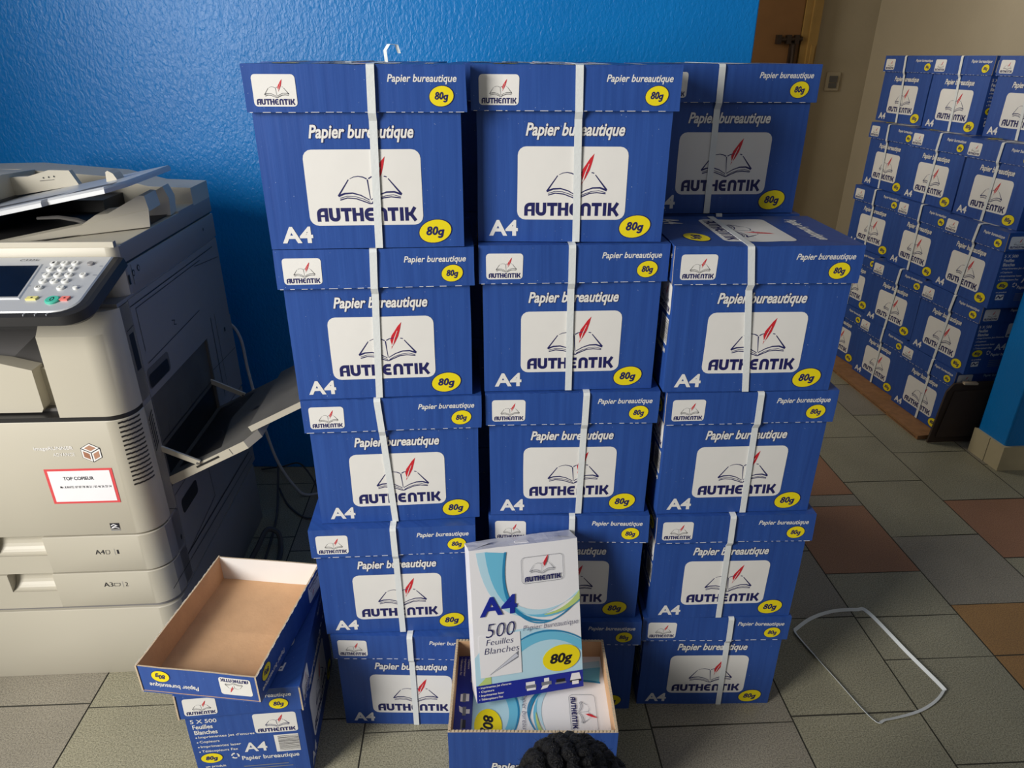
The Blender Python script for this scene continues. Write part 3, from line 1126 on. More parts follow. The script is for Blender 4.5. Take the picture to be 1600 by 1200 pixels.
# front door
mb = MB()
mb.prism(corner_prof(-CW, 0, 0, .10, .05), .412, .690, 'beige', ch=.002)
f = frame((0, -.0003, 0), (1, 0, 0), (0, 0, 1))
mb.text(f, 'imageRUNNER', -.205, .6240, .078, .0105, 'lining', .01, 0, .0004)
mb.text(f, 'ADVANCE', -.170, .6115, .043, .0075, 'lining', 0, 0, .0004)
for k in range(15):      # ventilation slits round the corner
    z = .680 - k * .0105
    for i in range(5):
        t0, t1 = -PI / 2 + .45 + i * .19, -PI / 2 + .45 + (i + 1) * .19
        r = .0504
        A = lambda t: (-.05 + r * math.cos(t), .05 + r * math.sin(t))
        a, b = A(t0), A(t1)
        mb.face([(a[0], a[1], z), (b[0], b[1], z + .001), (b[0], b[1], z + .005), (a[0], a[1], z + .004)], 'cdark')
door = mb.obj('front_door', CP)
mb = MB()     # cube emblem
hexa = [(math.cos(PI / 6 + PI / 3 * k) * .0225 - .0935, math.sin(PI / 6 + PI / 3 * k) * .0225 + .618) for k in range(6)]
fq = frame((0, -.0004, 0), (1, 0, 0), (0, 0, 1))
c0 = (-.0935, .618)
mb.face([fq(*p, .0004) for p in hexa], 'black')
for a, b, c, m in ((0, 1, 2, 'copper'), (2, 3, 4, 'copper2'), (4, 5, 0, 'copper')):
    pts = [c0, hexa[a], hexa[b], hexa[c]]
    ctr = (sum(p[0] for p in pts) / 4, sum(p[1] for p in pts) / 4)
    for s, mm, e in ((.90, 'lining', .0007), (.60, m, .001)):
        if mm not in M:
            M[mm] = mat(mm + '_foil', rgb(186, 140, 116) if mm == 'copper' else rgb(170, 120, 96), .35, metal=.2)
        mb.face([fq(ctr[0] + (p[0] - ctr[0]) * s, ctr[1] + (p[1] - ctr[1]) * s, e) for p in pts], mm)
o = mb.obj('emblem', door)
o['label'] = 'coppery cube emblem'
mb = MB()     # red-framed notice
x0, x1, z0, z1 = -.199, -.062, .4955, .581
mb.rect(fq, x0, z0, x1, z1, 'stickred', .0004)
mb.rect(fq, x0 + .006, z0 + .005, x1 - .006, z1 - .005, 'paper', .0007)
mb.text(fq, 'TOP COPIEUR', x0 + .034, .5535, .062, .0085, 'black', .02, 0, .001)
mb.text(fq, 'Mr. KANTE: 07 07 78 38 21 / 03 46 36 33 14', x0 + .023, .534, .104, .0055, 'black', .01, 0, .001)
o = mb.obj('sticker', door)
o['label'] = 'white paper notice with red border'
mb = MB()     # small energy mark
x0, x1, z0, z1 = -.0985, -.0790, .4265, .4420
mb.rect(fq, x0, z0, x1, z1, 'black', .0004)
mb.ribbon(fq, [(x0 + .002, z0 + .009), (x0 + .008, z0 + .0125), (x0 + .014, z0 + .009), (x0 + .008, z0 + .007), (x0 + .003, z0 + .004)], .002, 'paper', .0007)
mb.ribbon(fq, [(x0 + .001, z0 + .002), (x0 + .010, z0 + .005), (x1 - .001, z0 + .002)], .0015, 'paper', .0007)
mb.rect(fq, x0, z0 - .0035, x1, z0 - .0015, 'ingrey', .0004)
mb.obj('energy_mark', door)

# housing column right of the paper exit
mb = MB()
HX = -.135
P = corner_prof(HX, 0, 0, .10, .05)
P2 = [(x + (0 if x < -.1 else -.004 * 0), max(y, .040) if y < .04 else y) for x, y in P]
mb.loft([[(x, y, .700) for x, y in P], [(x, y, .872) for x, y in P], [(x, y + (.034 * max(0, 1 - y / .10)), .908) for x, y in P]], 'beige')
mb.box(HX, .10, .700, -.002, .31, .908, 'beige')
o = mb.obj('exit_housing', CP)
mb = MB()
mb.prism(corner_prof(-CW, -.001, .001, .1, .048), .690, .700, 'cdark')
mb.obj('seam_strip', CP)

# paper exit bay
mb = MB()
mb.box(-CW, .30, .70, HX, .312, .905, 'cdark')
mb.box(-CW, .03, .70, HX, .31, .706, 'cmid')
mb.box(-CW, .05, .87, HX, .31, .905, 'cdark')
mb.obj('exit_bay', CP)
mb = MB()
mb.prism([(-CW, .704), (-.178, .704), (-.173, .712), (-.173, .796), (-.229, .812), (-CW, .852)], .018, .055, 'beige', axis='y')
mb.box(-.18, .045, .704, -.138, .06, .79, 'beige')
mb.quad((-CW, .055, .845), (-.229, .055, .806), (-.229, .30, .845), (-CW, .30, .90), 'cgrey')
mb.quad((-.229, .055, .806), (-.137, .055, .78), (-.137, .30, .80), (-.229, .30, .845), 'cgrey')
o = mb.obj('output_tray', CP)

# right side covers
mb = MB()
S = lambda y0, z0, y1, z1, m='cgrey', t=.012: mb.box(-t, y0, z0, 0, y1, z1, m)
S(.104, .690, .640, .910)
S(.104, .212, .640, .466)
S(.455, .470, .645, .690)
S(.064, .212, .102, .908)
mb.box(-.010, .05, .212, -.001, .066, .69, 'cgrey')
fs = frame((0, 0, 0), (0, 1, 0), (0, 0, 1))
D = lambda y0, z0, y1, z1, m='cdark': mb.rect(fs, y0, z0, y1, z1, m, .0004)
Ln = lambda pts, w=.0022: mb.ribbon(fs, pts, w, 'cdark', .0006)
Ln([(.104, .895), (.60, .895)]); Ln([(.125, .885), (.50, .885)], .0016)
Ln([(.125, .885), (.125, .790)], .0016); Ln([(.125, .762), (.44, .772)], .0018)
Ln([(.46, .88), (.63, .86)], .0014)
Ln([(.07, .855), (.10, .858)], .0016)
D(.074, .766, .094, .846)
mb.rrect(fs, .108, .706, .222, .752, .010, 'cmid', .0006, 4, 1)
mb.rrect(fs, .112, .708, .214, .738, .008, 'cdark', .0009, 4, 1)
# glyph near the seam
Ln([(.275, .805), (.290, .800), (.283, .792), (.296, .788)], .002)
for k in range(8):
    Ln([(.070, .652 - k * .0105), (.092, .668 - k * .0105)], .0035)
# lower cover seams, grip and screw
Ln([(.104, .440), (.30, .446), (.31, .30), (.107, .275)], .0018)
mb.rrect(fs, .125, .372, .222, .410, .010, 'cdark', .0006, 4, 1)
Ln([(.10, .275), (.60, .262)], .004)
Ln([(.0, .257), (.62, .235)], .0022)
Ln([(.066, .43), (.10, .405)], .0016)
mb.ellipse(fs, .088, .335, .004, .007, 'cdark', 0, 12, .0006)
Ln([(.455, .60), (.64, .59)], .0016)
Ln([(.50, .50), (.50, .73)], .003)
Ln([(.53, .50), (.53, .73)], .0016)
D(.58, .66, .59, .672)
mb.obj('side_cover', CP)
mb = MB()     # open feed mouth behind the folded-out tray
mb.box(-.060, .104, .470, -.050, .453, .690, 'cdark')
mb.box(-.052, .104, .470, .0, .108, .690, 'cmid')
mb.box(-.052, .449, .470, .0, .453, .690, 'cmid')
mb.box(-.016, .108, .560, -.006, .449, .690, 'dust')
for k in range(4):
    mb.ribbon(frame((-.0058, 0, 0), (0, 1, 0), (0, 0, 1)), [(.16 + k * .07, .565), (.165 + k * .07, .60)], .0016, 'cdark', .0002)
mb.ribbon(frame((-.0058, 0, 0), (0, 1, 0), (0, 0, 1)), [(.112, .572), (.446, .572)], .003, 'cdark', .0002)
mb.obj('feed_mouth', CP)
mb = MB()     # folded-out manual feed tray
sl = Vector((.213, 0, .105)).normalized()
up = Vector((-sl.z, 0, sl.x))
ft = frame((0.003, .100, .472), sl, (0, 1, 0))


def slab(pts, t0, t1, m, mside):
    """pts in (along slope, depth)"""
    lo = [ft(a, b, t0) for a, b in pts]
    hi = [ft(a, b, t1) for a, b in pts]
    mb.loft([lo, hi], mside, capm=m)


slab([(0, 0), (.205, 0), (.232, .03), (.232, .352), (0, .352)], 0, .020, 'dust', 'beige')
mb.face([ft(.02, .03, .0205), ft(.135, .03, .0205), ft(.10, .20, .0205), ft(.13, .33, .0205), ft(.02, .33, .0205)], 'cdark')
for k in range(2):
    mb.ribbon(ft, [(.075 + .035 * math.cos(t), .10 + k * .15 + .05 * math.sin(t)) for t in [PI * i / 10 for i in range(11)]], .0015, 'cmid', .021)
mb.rect(ft, .17, .18, .185, .195, 'cdark', .021)
mb.face([ft(.075, -.0005, .010), ft(.135, -.0005, .010), ft(.135, -.0005, .015), ft(.075, -.0005, .015)], 'cdark')
mb.face([ft(.165, -.0005, .003), ft(.1665, -.0005, .003), ft(.1665, -.0005, .018), ft(.165, -.0005, .018)], 'cmid')
o = mb.obj('feed_tray', CP)
mb = MB()
slab([(.215, .035), (.355, .035), (.355, .34), (.215, .34)], .020, .034, 'dust', 'beige')
mb.obj('tray_extension', o)
for yy in (.094, .440):
    mb = MB()
    a, b = Vector((-.012, yy, .575)), Vector((.075, yy, .530))
    d = (b - a).normalized()
    nn = Vector((-d.z, 0, d.x)) * .006
    mb.loft([[a - nn, b - nn, b + nn, a + nn], [q + Vector((0, .005, 0)) for q in (a - nn, b - nn, b + nn, a + nn)]], 'beige')
    mb.tube([(b.x - .004, yy - .001, b.z), (b.x - .004, yy + .006, b.z)], .003, 'cmid')
    mb.obj('support_arm', o)

# scanner and feeder
mb = MB()
mb.prism(corner_prof(-CW, 0, .103, .645, .03), .914, .975, 'beige', ch=.002)
fs2 = frame((.0005, 0, 0), (0, 1, 0), (0, 0, 1))
mb.ribbon(fs2, [(.145, .93), (.145, .972)], .0014, 'cdark', .0003)
for y, z in ((.150, .953), (.175, .957)):
    mb.ellipse(fs2, y, z, .006, .007, 'cdark', 0, 12, .0003)
    mb.ellipse(fs2, y, z, .0035, .0045, 'cgrey', 0, 12, .0005)
mb.rect(fs2, .125, .935, .132, .955, 'cdark', .0003)
mb.ellipse(fs2, .56, .95, .004, .004, 'cdark', 0, 10, .0003)
mb.box(-.16, .06, .906, -.002, .64, .916, 'cgrey')
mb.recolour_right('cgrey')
mb.obj('scanner_unit', CP)
mb = MB()
mb.prism(corner_prof(-CW + .004, -.004, .108, .64, .03), .974, .981, 'cdark')
mb.obj('scanner_seam', CP)
mb = MB()
mb.prism(corner_prof(-CW, 0, .103, .645, .022), .980, 1.018, 'beige', ch=.002)
mb.box(-CW, .106, 1.016, -.004, .118, 1.028, 'beige')
# rear hump and left body
mb.prism([(-CW, 1.016), (0, 1.016), (0, 1.060), (-.100, 1.064), (-.190, 1.088), (-.40, 1.106), (-CW, 1.103)], .528, .645, 'beige', axis='y')
mb.prism([(.16, 1.016), (.53, 1.016), (.53, 1.105), (.40, 1.112), (.24, 1.092), (.16, 1.06)], -CW, -.36, 'beige', axis='x')
mb.box(-.055, .43, 1.016, 0, .53, 1.022, 'beige')
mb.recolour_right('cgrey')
mb.obj('document_feeder', CP, bevel=.0025)
mb = MB()
mb.face([(-.40, .122, 1.0192), (-.205, .122, 1.0192), (-.01, .285, 1.0225), (-.01, .43, 1.0225), (-.40, .43, 1.0225)], 'cdark')
mb.box(-.362, .125, 1.017, -.35, .52, 1.062, 'cdark')
mb.box(-.36, .425, 1.017, -.165, .53, 1.050, 'cdark')
mb.obj('delivery_bed', CP)
mb = MB()      # pale rising guides of the delivery area
def wall(bot, top, back):
    back = Vector(back)
    P = [Vector(p) for p in bot + top[::-1]]
    mb.loft([P, [p + back for p in P]], 'beige')
wall([(-.255, .112, 1.018), (0, .269, 1.021)], [(-.235, .124, 1.0225), (-.110, .206, 1.0385), (0, .279, 1.0565)], (-.012, .03, -.001))
wall([(-.112, .208, 1.036), (0, .281, 1.052)], [(-.112, .212, 1.0385), (-.088, .228, 1.055), (-.068, .240, 1.0555), (-.015, .279, 1.0855), (-.006, .284, 1.084)], (-.006, .075, 0))
wall([(-.10, .365, 1.018), (-.004, .395, 1.020)], [(-.10, .365, 1.040), (-.03, .39, 1.075), (-.012, .398, 1.085), (-.004, .402, 1.058)], (-.004, .045, 0))
mb.obj('delivery_guide', CP)
mb = MB()      # silver input tray
zt = lambda x: 1.128 + .20 * x
pts = [(-.40, .165), (-.145, .150), (-.139, .163), (-.02, .152), (.004, .20), (.004, .425), (-.12, .43), (-.40, .45)]
mb.loft([[(x, y, zt(x) - .012) for x, y in pts], [(x, y, zt(x) - .004) for x, y in pts],
         [(x * .99 - .002, .3 + (y - .3) * .97, zt(x)) for x, y in pts]], 'silver')
mb.face([(-.105, .170, zt(-.105) + .0008), (-.012, .172, zt(-.012) + .0008), (-.02, .215, zt(-.02) + .0008), (-.075, .205, zt(-.075) + .0008)], 'cmid')
mb.face([(-.36, .21, zt(-.36) + .0008), (-.15, .19, zt(-.15) + .0008), (-.12, .21, zt(-.12) + .0008), (-.36, .24, zt(-.36) + .0008)], 'cmid')
o = mb.obj('input_tray', CP)
mb = MB()
mb.prism([(-.395, 1.055), (-.21, 1.085), (-.225, 1.117), (-.27, 1.118), (-.32, 1.104), (-.395, 1.100)], .425, .440, 'beige', axis='y')
fg = frame((0, .4245, 0), (1, 0, 0), (0, 0, 1))
for k in range(3):
    mb.ellipse(fg, -.285 + k * .012, 1.101 + k * .0015, .002, .002, 'cdark', 0, 8, .0003)
mb.ribbon(fg, [(-.295, 1.094), (-.262, 1.097)], .001, 'cdark', .0003)
mb.obj('side_guide', o)
mb = MB()
mb.prism([(-.085, 1.108), (-.060, 1.112), (-.068, 1.128), (-.078, 1.134), (-.083, 1.131)], .300, .335, 'beige', axis='y')
mb.obj('stopper', o)
mb = MB()
pts = [Vector((-.19, .20, 1.055)), Vector((-.15, .205, 1.056)), Vector((-.12, .215, 1.048)), Vector((-.095, .225, 1.034)), Vector((-.085, .23, 1.026))]
mb.tube(pts, [.003, .004, .005, .004, .004], 'cmid', 6)
mb.obj('paper_flap', CP)

# control panel
ev = Vector((0, .177, .05)).normalized()
fp = frame((0, -.081, .950), (1, 0, 0), ev)
XL = -.50
Lp = .188


def pan(x1, y0, y1, r, nseg=7):
    p = [(XL, y0)]
    for i in range(nseg + 1):
        t = -PI / 2 + PI / 2 * i / nseg
        p.append((x1 - r + r * math.cos(t), y0 + r + r * math.sin(t)))
    p += [(x1, y1), (XL, y1)]
    return p


mb = MB()
mb.loft([[fp(a, b, -.034) for a, b in pan(.004, .006, .186, .035)], [fp(a, b, -.020) for a, b in pan(.016, -.014, .186, .045)],
         [fp(a, b, -.004) for a, b in pan(.012, -.010, .188, .045)], [fp(a, b, -.002) for a, b in pan(.004, -.004, .188, .042)]], 'cdark', smooth=False)
mb.loft([[fp(a, b, -.003) for a, b in pan(-.005, .000, .188, .04)], [fp(a, b, .0) for a, b in pan(-.009, .003, .186, .038)]], 'silver')
for k in range(3):
    x = -.087 + k * .0195
    mb.ribbon(fp, [(x + .003, -.013), (x, -.008), (x + .003, -.002)], .0012, 'silver', .0006)
mb.text(fp, 'C3325i', -.176, .172, .036, .007, 'black', -.004, .2, .0003)
for x, y, w in ((-.096, .1665, .008), (-.074, .1665, .008), (-.117, .1475, .009), (-.095, .1475, .009), (-.073, .1475, .009), (-.116, .1275, .010), (-.094, .1275, .009), (-.073, .1275, .010), (-.125, .083, .010), (-.040, .083, .012), (-.018, .150, .006), (-.018, .118, .008)):
    mb.rect(fp, x, y, x + w, y + .0022, 'ingrey', .0003)
pn = mb.obj('control_panel', CP)
mb = MB()
mb.loft([[fp(a, b, .0) for a, b in ((-.40, .040), (-.114, .040), (-.126, .160), (-.40, .160))],
         [fp(a, b, .0016) for a, b in ((-.40, .042), (-.117, .042), (-.128, .158), (-.40, .158))]], 'silver')
mb.face([fp(a, b, .0020) for a, b in ((-.39, .047), (-.121, .047), (-.131, .153), (-.39, .153))], 'screen')
mb.obj('touch_screen', pn)


def key(x, y, r, m, txt='', ry=None, name='key', lab=None, n=16):
    k = MB()
    ry = ry or r
    E = lambda s, e: [fp(x + r * s * math.cos(2 * PI * i / n), y + ry * s * math.sin(2 * PI * i / n), e) for i in range(n)]
    k.loft([E(1.0, 0), E(1.0, .0028), E(.86, .0040)], m)
    if txt:
        w = r * (.55 if len(txt) == 1 else .95)
        k.text(fp, txt, x - w / 2, y - ry * .5, w, ry * 1.0, 'black', 0, 0, .0043)
    o = k.obj(name, pn)
    if lab:
        o['label'] = lab


KX = (-.106, -.086, -.066)
for i, row in enumerate((('1', '2', '3'), ('4', '5', '6'), ('7', '8', '9'), ('*', '0', '#'))):
    for j, t in enumerate(row):
        key(KX[j] + i * .0023, .160 - i * .0208, .0072, 'key', t, .0066)
key(-.0970, .0755, .0072, 'key', 'ID', .0066)
key(-.0575, .0745, .0072, 'key', 'C', .0066)
key(-.0370, .1585, .0066, 'cgrey', '', .0062)
key(-.0350, .1180, .0066, 'key', 'O', .0062)
key(-.0310, .0740, .0046, 'key', '', .0040)
key(-.0550, .0350, .0125, 'green', 'o', .0120, 'start_key', 'large green start key', 24)


def tile_key(x0, y0, x1, y1, m, name, lab):
    k = MB()
    a = [(x0, y0), (x1, y0), (x1 + .002, y1), (x0 + .002, y1)]
    k.loft([[fp(p, q, 0) for p, q in a], [fp(p, q, .0035) for p, q in a]], m)
    k.ellipse(fp, (x0 + x1) / 2 + .001, (y0 + y1) / 2, .002, .002, 'cdark', 0, 8, .0038)
    o = k.obj(name, pn)
    o['label'] = lab


tile_key(-.043, .0335, -.029, .0445, 'pink', 'stop_key', 'salmon red stop key')
tile_key(-.1030, .0365, -.0850, .0455, 'ykey', 'settings_key', 'pale yellow key')
mb = MB()
mb.box(-.33, .0, .895, -.10, .12, .930, 'cdark')
mb.obj('panel_bracket', pn)


# ------------------------------------------------------------------ cables behind the copier
def smooth_path(pts, n=8):
    P = [Vector(p) for p in pts]
    out = []
    for i in range(len(P) - 1):
        p0, p1, p2, p3 = P[max(i - 1, 0)], P[i], P[i + 1], P[min(i + 2, len(P) - 1)]
        for k in range(n):
            t = k / n
            out.append(.5 * ((2 * p1) + (p2 - p0) * t + (2 * p0 - 5 * p1 + 4 * p2 - p3) * t * t + (3 * p1 - p0 - 3 * p2 + p3) * t ** 3))
    out.append(P[-1])
    return out


def cable(name, pts, r, m, label):
    mb = MB()
    mb.tube(smooth_path(pts), r, m, 7)
    tag(mb.obj(name), label, 'cable', 'cables behind the copier')


cable('power_cable', [(-.86, 1.90, .652), (-.835, 1.95, .635), (-.818, 1.965, .58), (-.815, 1.97, .48), (-.805, 1.97, .38), (-.787, 1.97, .24), (-.765, 1.97, .14), (-.73, 1.98, .05), (-.695, 1.99, .006), (-.62, 2.02, .005)], .0048, 'cable',
      'pale cable hanging down behind the copier to the floor')
cable('network_cable', [(-.90, 2.15, .006), (-.82, 2.13, .03), (-.74, 2.10, .06), (-.66, 2.00, .03), (-.62, 1.90, .006), (-.66, 1.86, .005), (-.74, 1.93, .005), (-.80, 2.03, .005)], .003, 'cableg',
      'thin dark cable looping on the floor by the back wall')
cable('thick_cable', [(-.768, 1.64, .009), (-.755, 1.68, .03), (-.74, 1.73, .055), (-.710, 1.735, .04), (-.695, 1.70, .010), (-.685, 1.64, .009)], .008, 'cableg',
      'thick grey cable arching up from the floor behind the loose lid')
cable('grey_cable', [(-.80, 2.06, .10), (-.79, 2.0, .05), (-.76, 1.88, .02), (-.745, 1.78, .005), (-.725, 1.62, .005)], .004, 'cableg',
      'grey cable trailing along the floor beside the copier')

# ------------------------------------------------------------------ loose strap loop on the floor
mb = MB()
lp = smooth_path([(.741, 1.383, .0), (.80, 1.425, .0), (.870, 1.452, 0), (.935, 1.458, 0), (.964, 1.448, 0), (.998, 1.309, 0), (1.026, 1.205, 0), (1.022, 1.190, 0), (.985, 1.160, 0), (.930, 1.133, 0), (.850, 1.112, 0), (.821, 1.113, 0), (.781, 1.233, 0), (.745, 1.355, 0), (.741, 1.383, 0)], 6)
rings = []
for i, p in enumerate(lp):
    a, b = lp[max(i - 1, 0)], lp[min(i + 1, len(lp) - 1)]
    d = (b - a).normalized()
    nn = Vector((-d.y, d.x, 0))
    tw = .75 + .6 * noise.noise(p * 5)
    w = Vector((nn.x * math.cos(tw), nn.y * math.cos(tw), abs(math.sin(tw)))) * .0045
    c = Vector((p.x, p.y, abs(w.z) + .0012))
    q = w.cross(d).normalized() * .0004
    rings.append([c - w - q, c + w - q, c + w + q, c - w + q])
mb.loft(rings, 'strap')
tag(mb.obj('strap_loop'), 'white plastic strap loop lying loose on the floor at the right', 'strap')

# ------------------------------------------------------------------ pallet board and card flap under the back-room pile
mb = MB()
P0, P1 = Vector((1.592, 2.40, 0)), Vector((1.500, 3.42, 0))
nv = Vector((.988, .15, 0)) * .36
ring = [P0, P0 + nv, P1 + nv, P1]
mb.loft([[Vector((p.x, p.y, .0005)) for p in ring], [Vector((p.x, p.y, .0172)) for p in ring]], 'wood')
for k in range(5):
    s = k / 5
    a = P0.lerp(P1, s + .01)
    b = P0.lerp(P1, s + .19)
    o3 = Vector((-.0015, 0, 0))
    mb.face([a + o3 + Vector((0, 0, .006)), b + o3 + Vector((0, 0, .008)), b + o3 + Vector((0, 0, .0095)), a + o3 + Vector((0, 0, .0085))], 'oldcard')
tag(mb.obj('base_board'), 'worn brown board on the floor beneath the back-room pile', 'board')
mb = MB()
A = [Vector((1.617, 2.372, .003)), Vector((1.800, 2.386, .003)), Vector((1.832, 2.402, .252)), Vector((1.668, 2.390, .246)), Vector((1.645, 2.386, .215))]
mb.loft([A, [p + Vector((-.002, .006, .002)) for p in A]], 'oldcard')
B = [Vector((1.640, 2.366, .03)), Vector((1.79, 2.379, .03)), Vector((1.815, 2.393, .225)), Vector((1.672, 2.384, .218))]
mb.loft([B, [p + Vector((0, .003, 0)) for p in B]], 'oldcard')
mb.box(1.70, 2.380, .247, 1.75, 2.398, .255, 'edge')
tag(mb.obj('cardboard_sheet'), 'dark brown cardboard sheet standing at the near end of the back-room pile', 'cardboard')

# ------------------------------------------------------------------ room
WY = 2.175
WT = .13
mb = MB()
# floor: individually laid tiles in slightly turned columns
ca = .055
ux, uy = Vector((math.cos(ca), math.sin(ca), 0)), Vector((-math.sin(ca), math.cos(ca), 0))
cols = [-3.6, -3.3, -3.0, -2.7, -2.4, -2.1, -1.8, -1.505, -1.205, -.905, -.575, -.265, .045, .375, .700, 1.000, 1.285, 1.570, 1.860, 2.16, 2.46, 2.76, 3.06, 3.36]
random.seed(11)
seams = {}
known = {.700: [.40, .72, 1.085, 1.385, 1.66, 1.97, 2.3], 1.000: [.35, .66, .95, 1.235, 1.38, 1.555, 1.885, 1.95, 2.235, 2.53],
         1.285: [.55, .86, 1.235, 1.415, 1.715, 2.025, 2.34, 2.64], 1.570: [.72, 1.02, 1.32, 1.60, 1.90, 2.215, 2.52, 2.82],
         .045: [.42, .74, 1.068, 1.39], .375: [.42, .76, 1.072, 1.38], -.265: [.42, .76, 1.09, 1.4], -.905: [.60, .90, 1.188, 1.5], -1.205: [.55, .86, 1.20, 1.5], -.575: [.50, .82, 1.13, 1.43]}
special = {(1.000, 1.555): 'f3', (1.000, 1.95): 'f3', (1.285, 1.235): 'f4', (1.285, .86): 'f4', (1.570, 1.60): 'f3', (1.860, 1.2): 'f3'}
for ci in range(len(cols) - 1):
    a, b = cols[ci], cols[ci + 1]
    ys = list(known.get(a, [.4 + random.uniform(0, .3)]))
    while ys[0] > -1.6:
        ys.insert(0, ys[0] - .303)
    while ys[-1] < 4.9:
        ys.append(ys[-1] + .303)
    for y0, y1 in zip(ys[:-1], ys[1:]):
        m = special.get((a, y0)) or random.choices(['f1', 'f2'], [6, 4])[0]
        if a < .7 and y0 < 1.6:
            m = 'f1' if random.random() < .75 else 'f2'
        gq = .0018
        j = [random.uniform(-.002, .002) for _ in range(4)]
        P = [ux * (a + gq) + uy * (y0 + gq + j[0]), ux * (b - gq) + uy * (y0 + gq + j[1]), ux * (b - gq) + uy * (y1 - gq), ux * (a + gq) + uy * (y1 - gq)]
        mb.face([Vector((p.x, p.y, 0)) for p in P], m)
mb.face([(-3.6, -1.6, -.0015), (3.6, -1.6, -.0015), (3.6, 4.9, -.0015), (-3.6, 4.9, -.0015)], 'grout')
struct(mb.obj('floor'))

BX = .672
mb = MB()
mb.box(-3.4, WY, 0, BX, WY + WT, 2.8, 'wallblue', (1, 1, 1), {'+y': 'cream', '+x': 'wallblue'})
struct(mb.obj('wall_back', merge=True, bevel=.004))
mb = MB()
mb.box(-1.93, .42, 0, -1.80, WY, 2.8, 'wallblue')  # unseen wall, added to hold daylight off the left of the back wall
struct(mb.obj('added_wall_left', merge=True, bevel=.004))
mb = MB()
q0, q1 = Vector((1.772, 2.183, 0)), Vector((1.756, 2.318, 0))
r0, r1 = q0 + Vector((1.7, .105, 0)), q1 + Vector((1.7, .105, 0))
ring = [q0, r0, r1, q1]
mb.loft([ring, [p + Vector((0, 0, 2.8)) for p in ring]], 'wallblue')
struct(mb.obj('wall_right_partition', merge=True, bevel=.006))
mb = MB()
o1 = Vector((-.009, -.010, 0))
o2 = Vector((-.009, .006, 0))
ring = [q0 + o1, r0 + Vector((0, -.01, 0)), r0 + Vector((0, .02, 0)), q0 + Vector((.02, .02, 0)), q1 + Vector((.02, -.01, 0)), q1 + o2]
mb.loft([ring, [p + Vector((0, 0, .098)) for p in ring]], 'basetile')
mb.ribbon(frame(q0 + o1, (q1 + o2 - q0 - o1).normalized() * -1, (0, 0, 1)), [(-.07, 0), (-.07, .098)], .002, 'grout', .0005)
struct(mb.obj('baseboard_right'))
BY, RX = 4.40, 2.03
mb = MB()
mb.box(-.6, BY, 0, RX + .12, BY + .12, 2.8, 'cream')
struct(mb.obj('wall_far'))
mb = MB()
mb.box(RX, 2.43, 0, RX + .12, BY, 2.8, 'cream')
struct(mb.obj('wall_right'))
mb = MB()
mb.box(-.72, WY + WT, 0, -.6, BY + .12, 2.8, 'cream')
struct(mb.obj('wall_left_far'))
mb = MB()
mb.box(-3.4, -.2, 2.8, 3.4, BY + .12, 2.9, 'ceil')
struct(mb.obj('ceiling'))

# brown door in the far wall
dy = BY - .03
d = bpy.data.objects.new('door_1', None)
COL.objects.link(d)
d.location = (1.20, BY, 0)
struct(d)


def dpart(mb, name):
    mb.xf(Matrix.Translation((-1.20, -BY, 0)))
    return mb.obj(name, d)


mb = MB()
mb.box(.78, BY - .035, .01, 1.600, BY, 2.05, 'door')
for z0, z1 in ((.15, .95), (1.65, 1.95)):
    mb.box(.88, BY - .040, z0, 1.50, BY - .03, z1, 'door')
dpart(mb, 'door_panel')
mb = MB()
for x0, x1, t in ((1.604, 1.640, .05), (1.640, 1.688, .07)):
    mb.box(x0, BY - t, 0, x1, BY, 2.10, 'frame')
mb.box(.72, BY - .06, 0, .776, BY, 2.10, 'frame')
mb.box(.72, BY - .06, 2.055, 1.688, BY, 2.12, 'frame')
mb.box(1.655, BY - .085, 1.325, 1.675, BY - .06, 1.42, 'frame')
dpart(mb, 'door_frame')
mb = MB()
mb.tube([(1.47, BY - .055, 1.445), (1.605, BY - .055, 1.450)], .012, 'iron', 10)
for x in (1.475, 1.53, 1.575):
    mb.box(x - .012, BY - .07, 1.425, x + .012, BY - .034, 1.470, 'iron')
mb.box(1.545, BY - .06, 1.28, 1.575, BY - .034, 1.43, 'iron')
mb.tube([(1.56, BY - .06, 1.42), (1.56, BY - .075, 1.33), (1.545, BY - .07, 1.29)], .008, 'iron', 8)
dpart(mb, 'door_bolt')

# wall switch
sw = thing('wall_switch', 'small grey wall switch on the cream wall right of the door', 'switch', (1.838, BY, 1.232))
mb = MB()
mb.box(-.040, -.010, -.050, .040, 0, .050, 'cream')
mb.obj('plate', sw, bevel=.003)
mb = MB()
mb.box(-.022, -.016, -.004, .022, -.009, .030, 'cmid')
mb.box(-.022, -.014, -.034, .022, -.009, -.008, 'cmid')
mb.obj('rocker', sw)

# ------------------------------------------------------------------ crouching person, only the braided crown is in view
PX, PY = .062, .53


def skin_mesh(name, verts, edges, radii, m, parent=None, sub=2, root=0):
    me = bpy.data.meshes.new(name)
    me.from_pydata(verts, edges, [])
    o = add(name, me, parent)
    s = o.modifiers.new('skin', 'SKIN')
    s.use_smooth_shade = True
    for i, r in enumerate(radii):
        r = r if isinstance(r, tuple) else (r, r)
        me.skin_vertices[0].data[i].radius = r
    for sv in me.skin_vertices[0].data:
        sv.use_root = False
    me.skin_vertices[0].data[root].use_root = True
    b = o.modifiers.new('sub', 'SUBSURF')
    b.levels = b.render_levels = sub
    dg = bpy.context.evaluated_depsgraph_get()
    em = bpy.data.meshes.new_from_object(o.evaluated_get(dg))
    o.modifiers.clear()
    o.data = em
    em.materials.clear()
    em.materials.append(M[m])
    for p in em.polygons:
        p.use_smooth = True
    return o


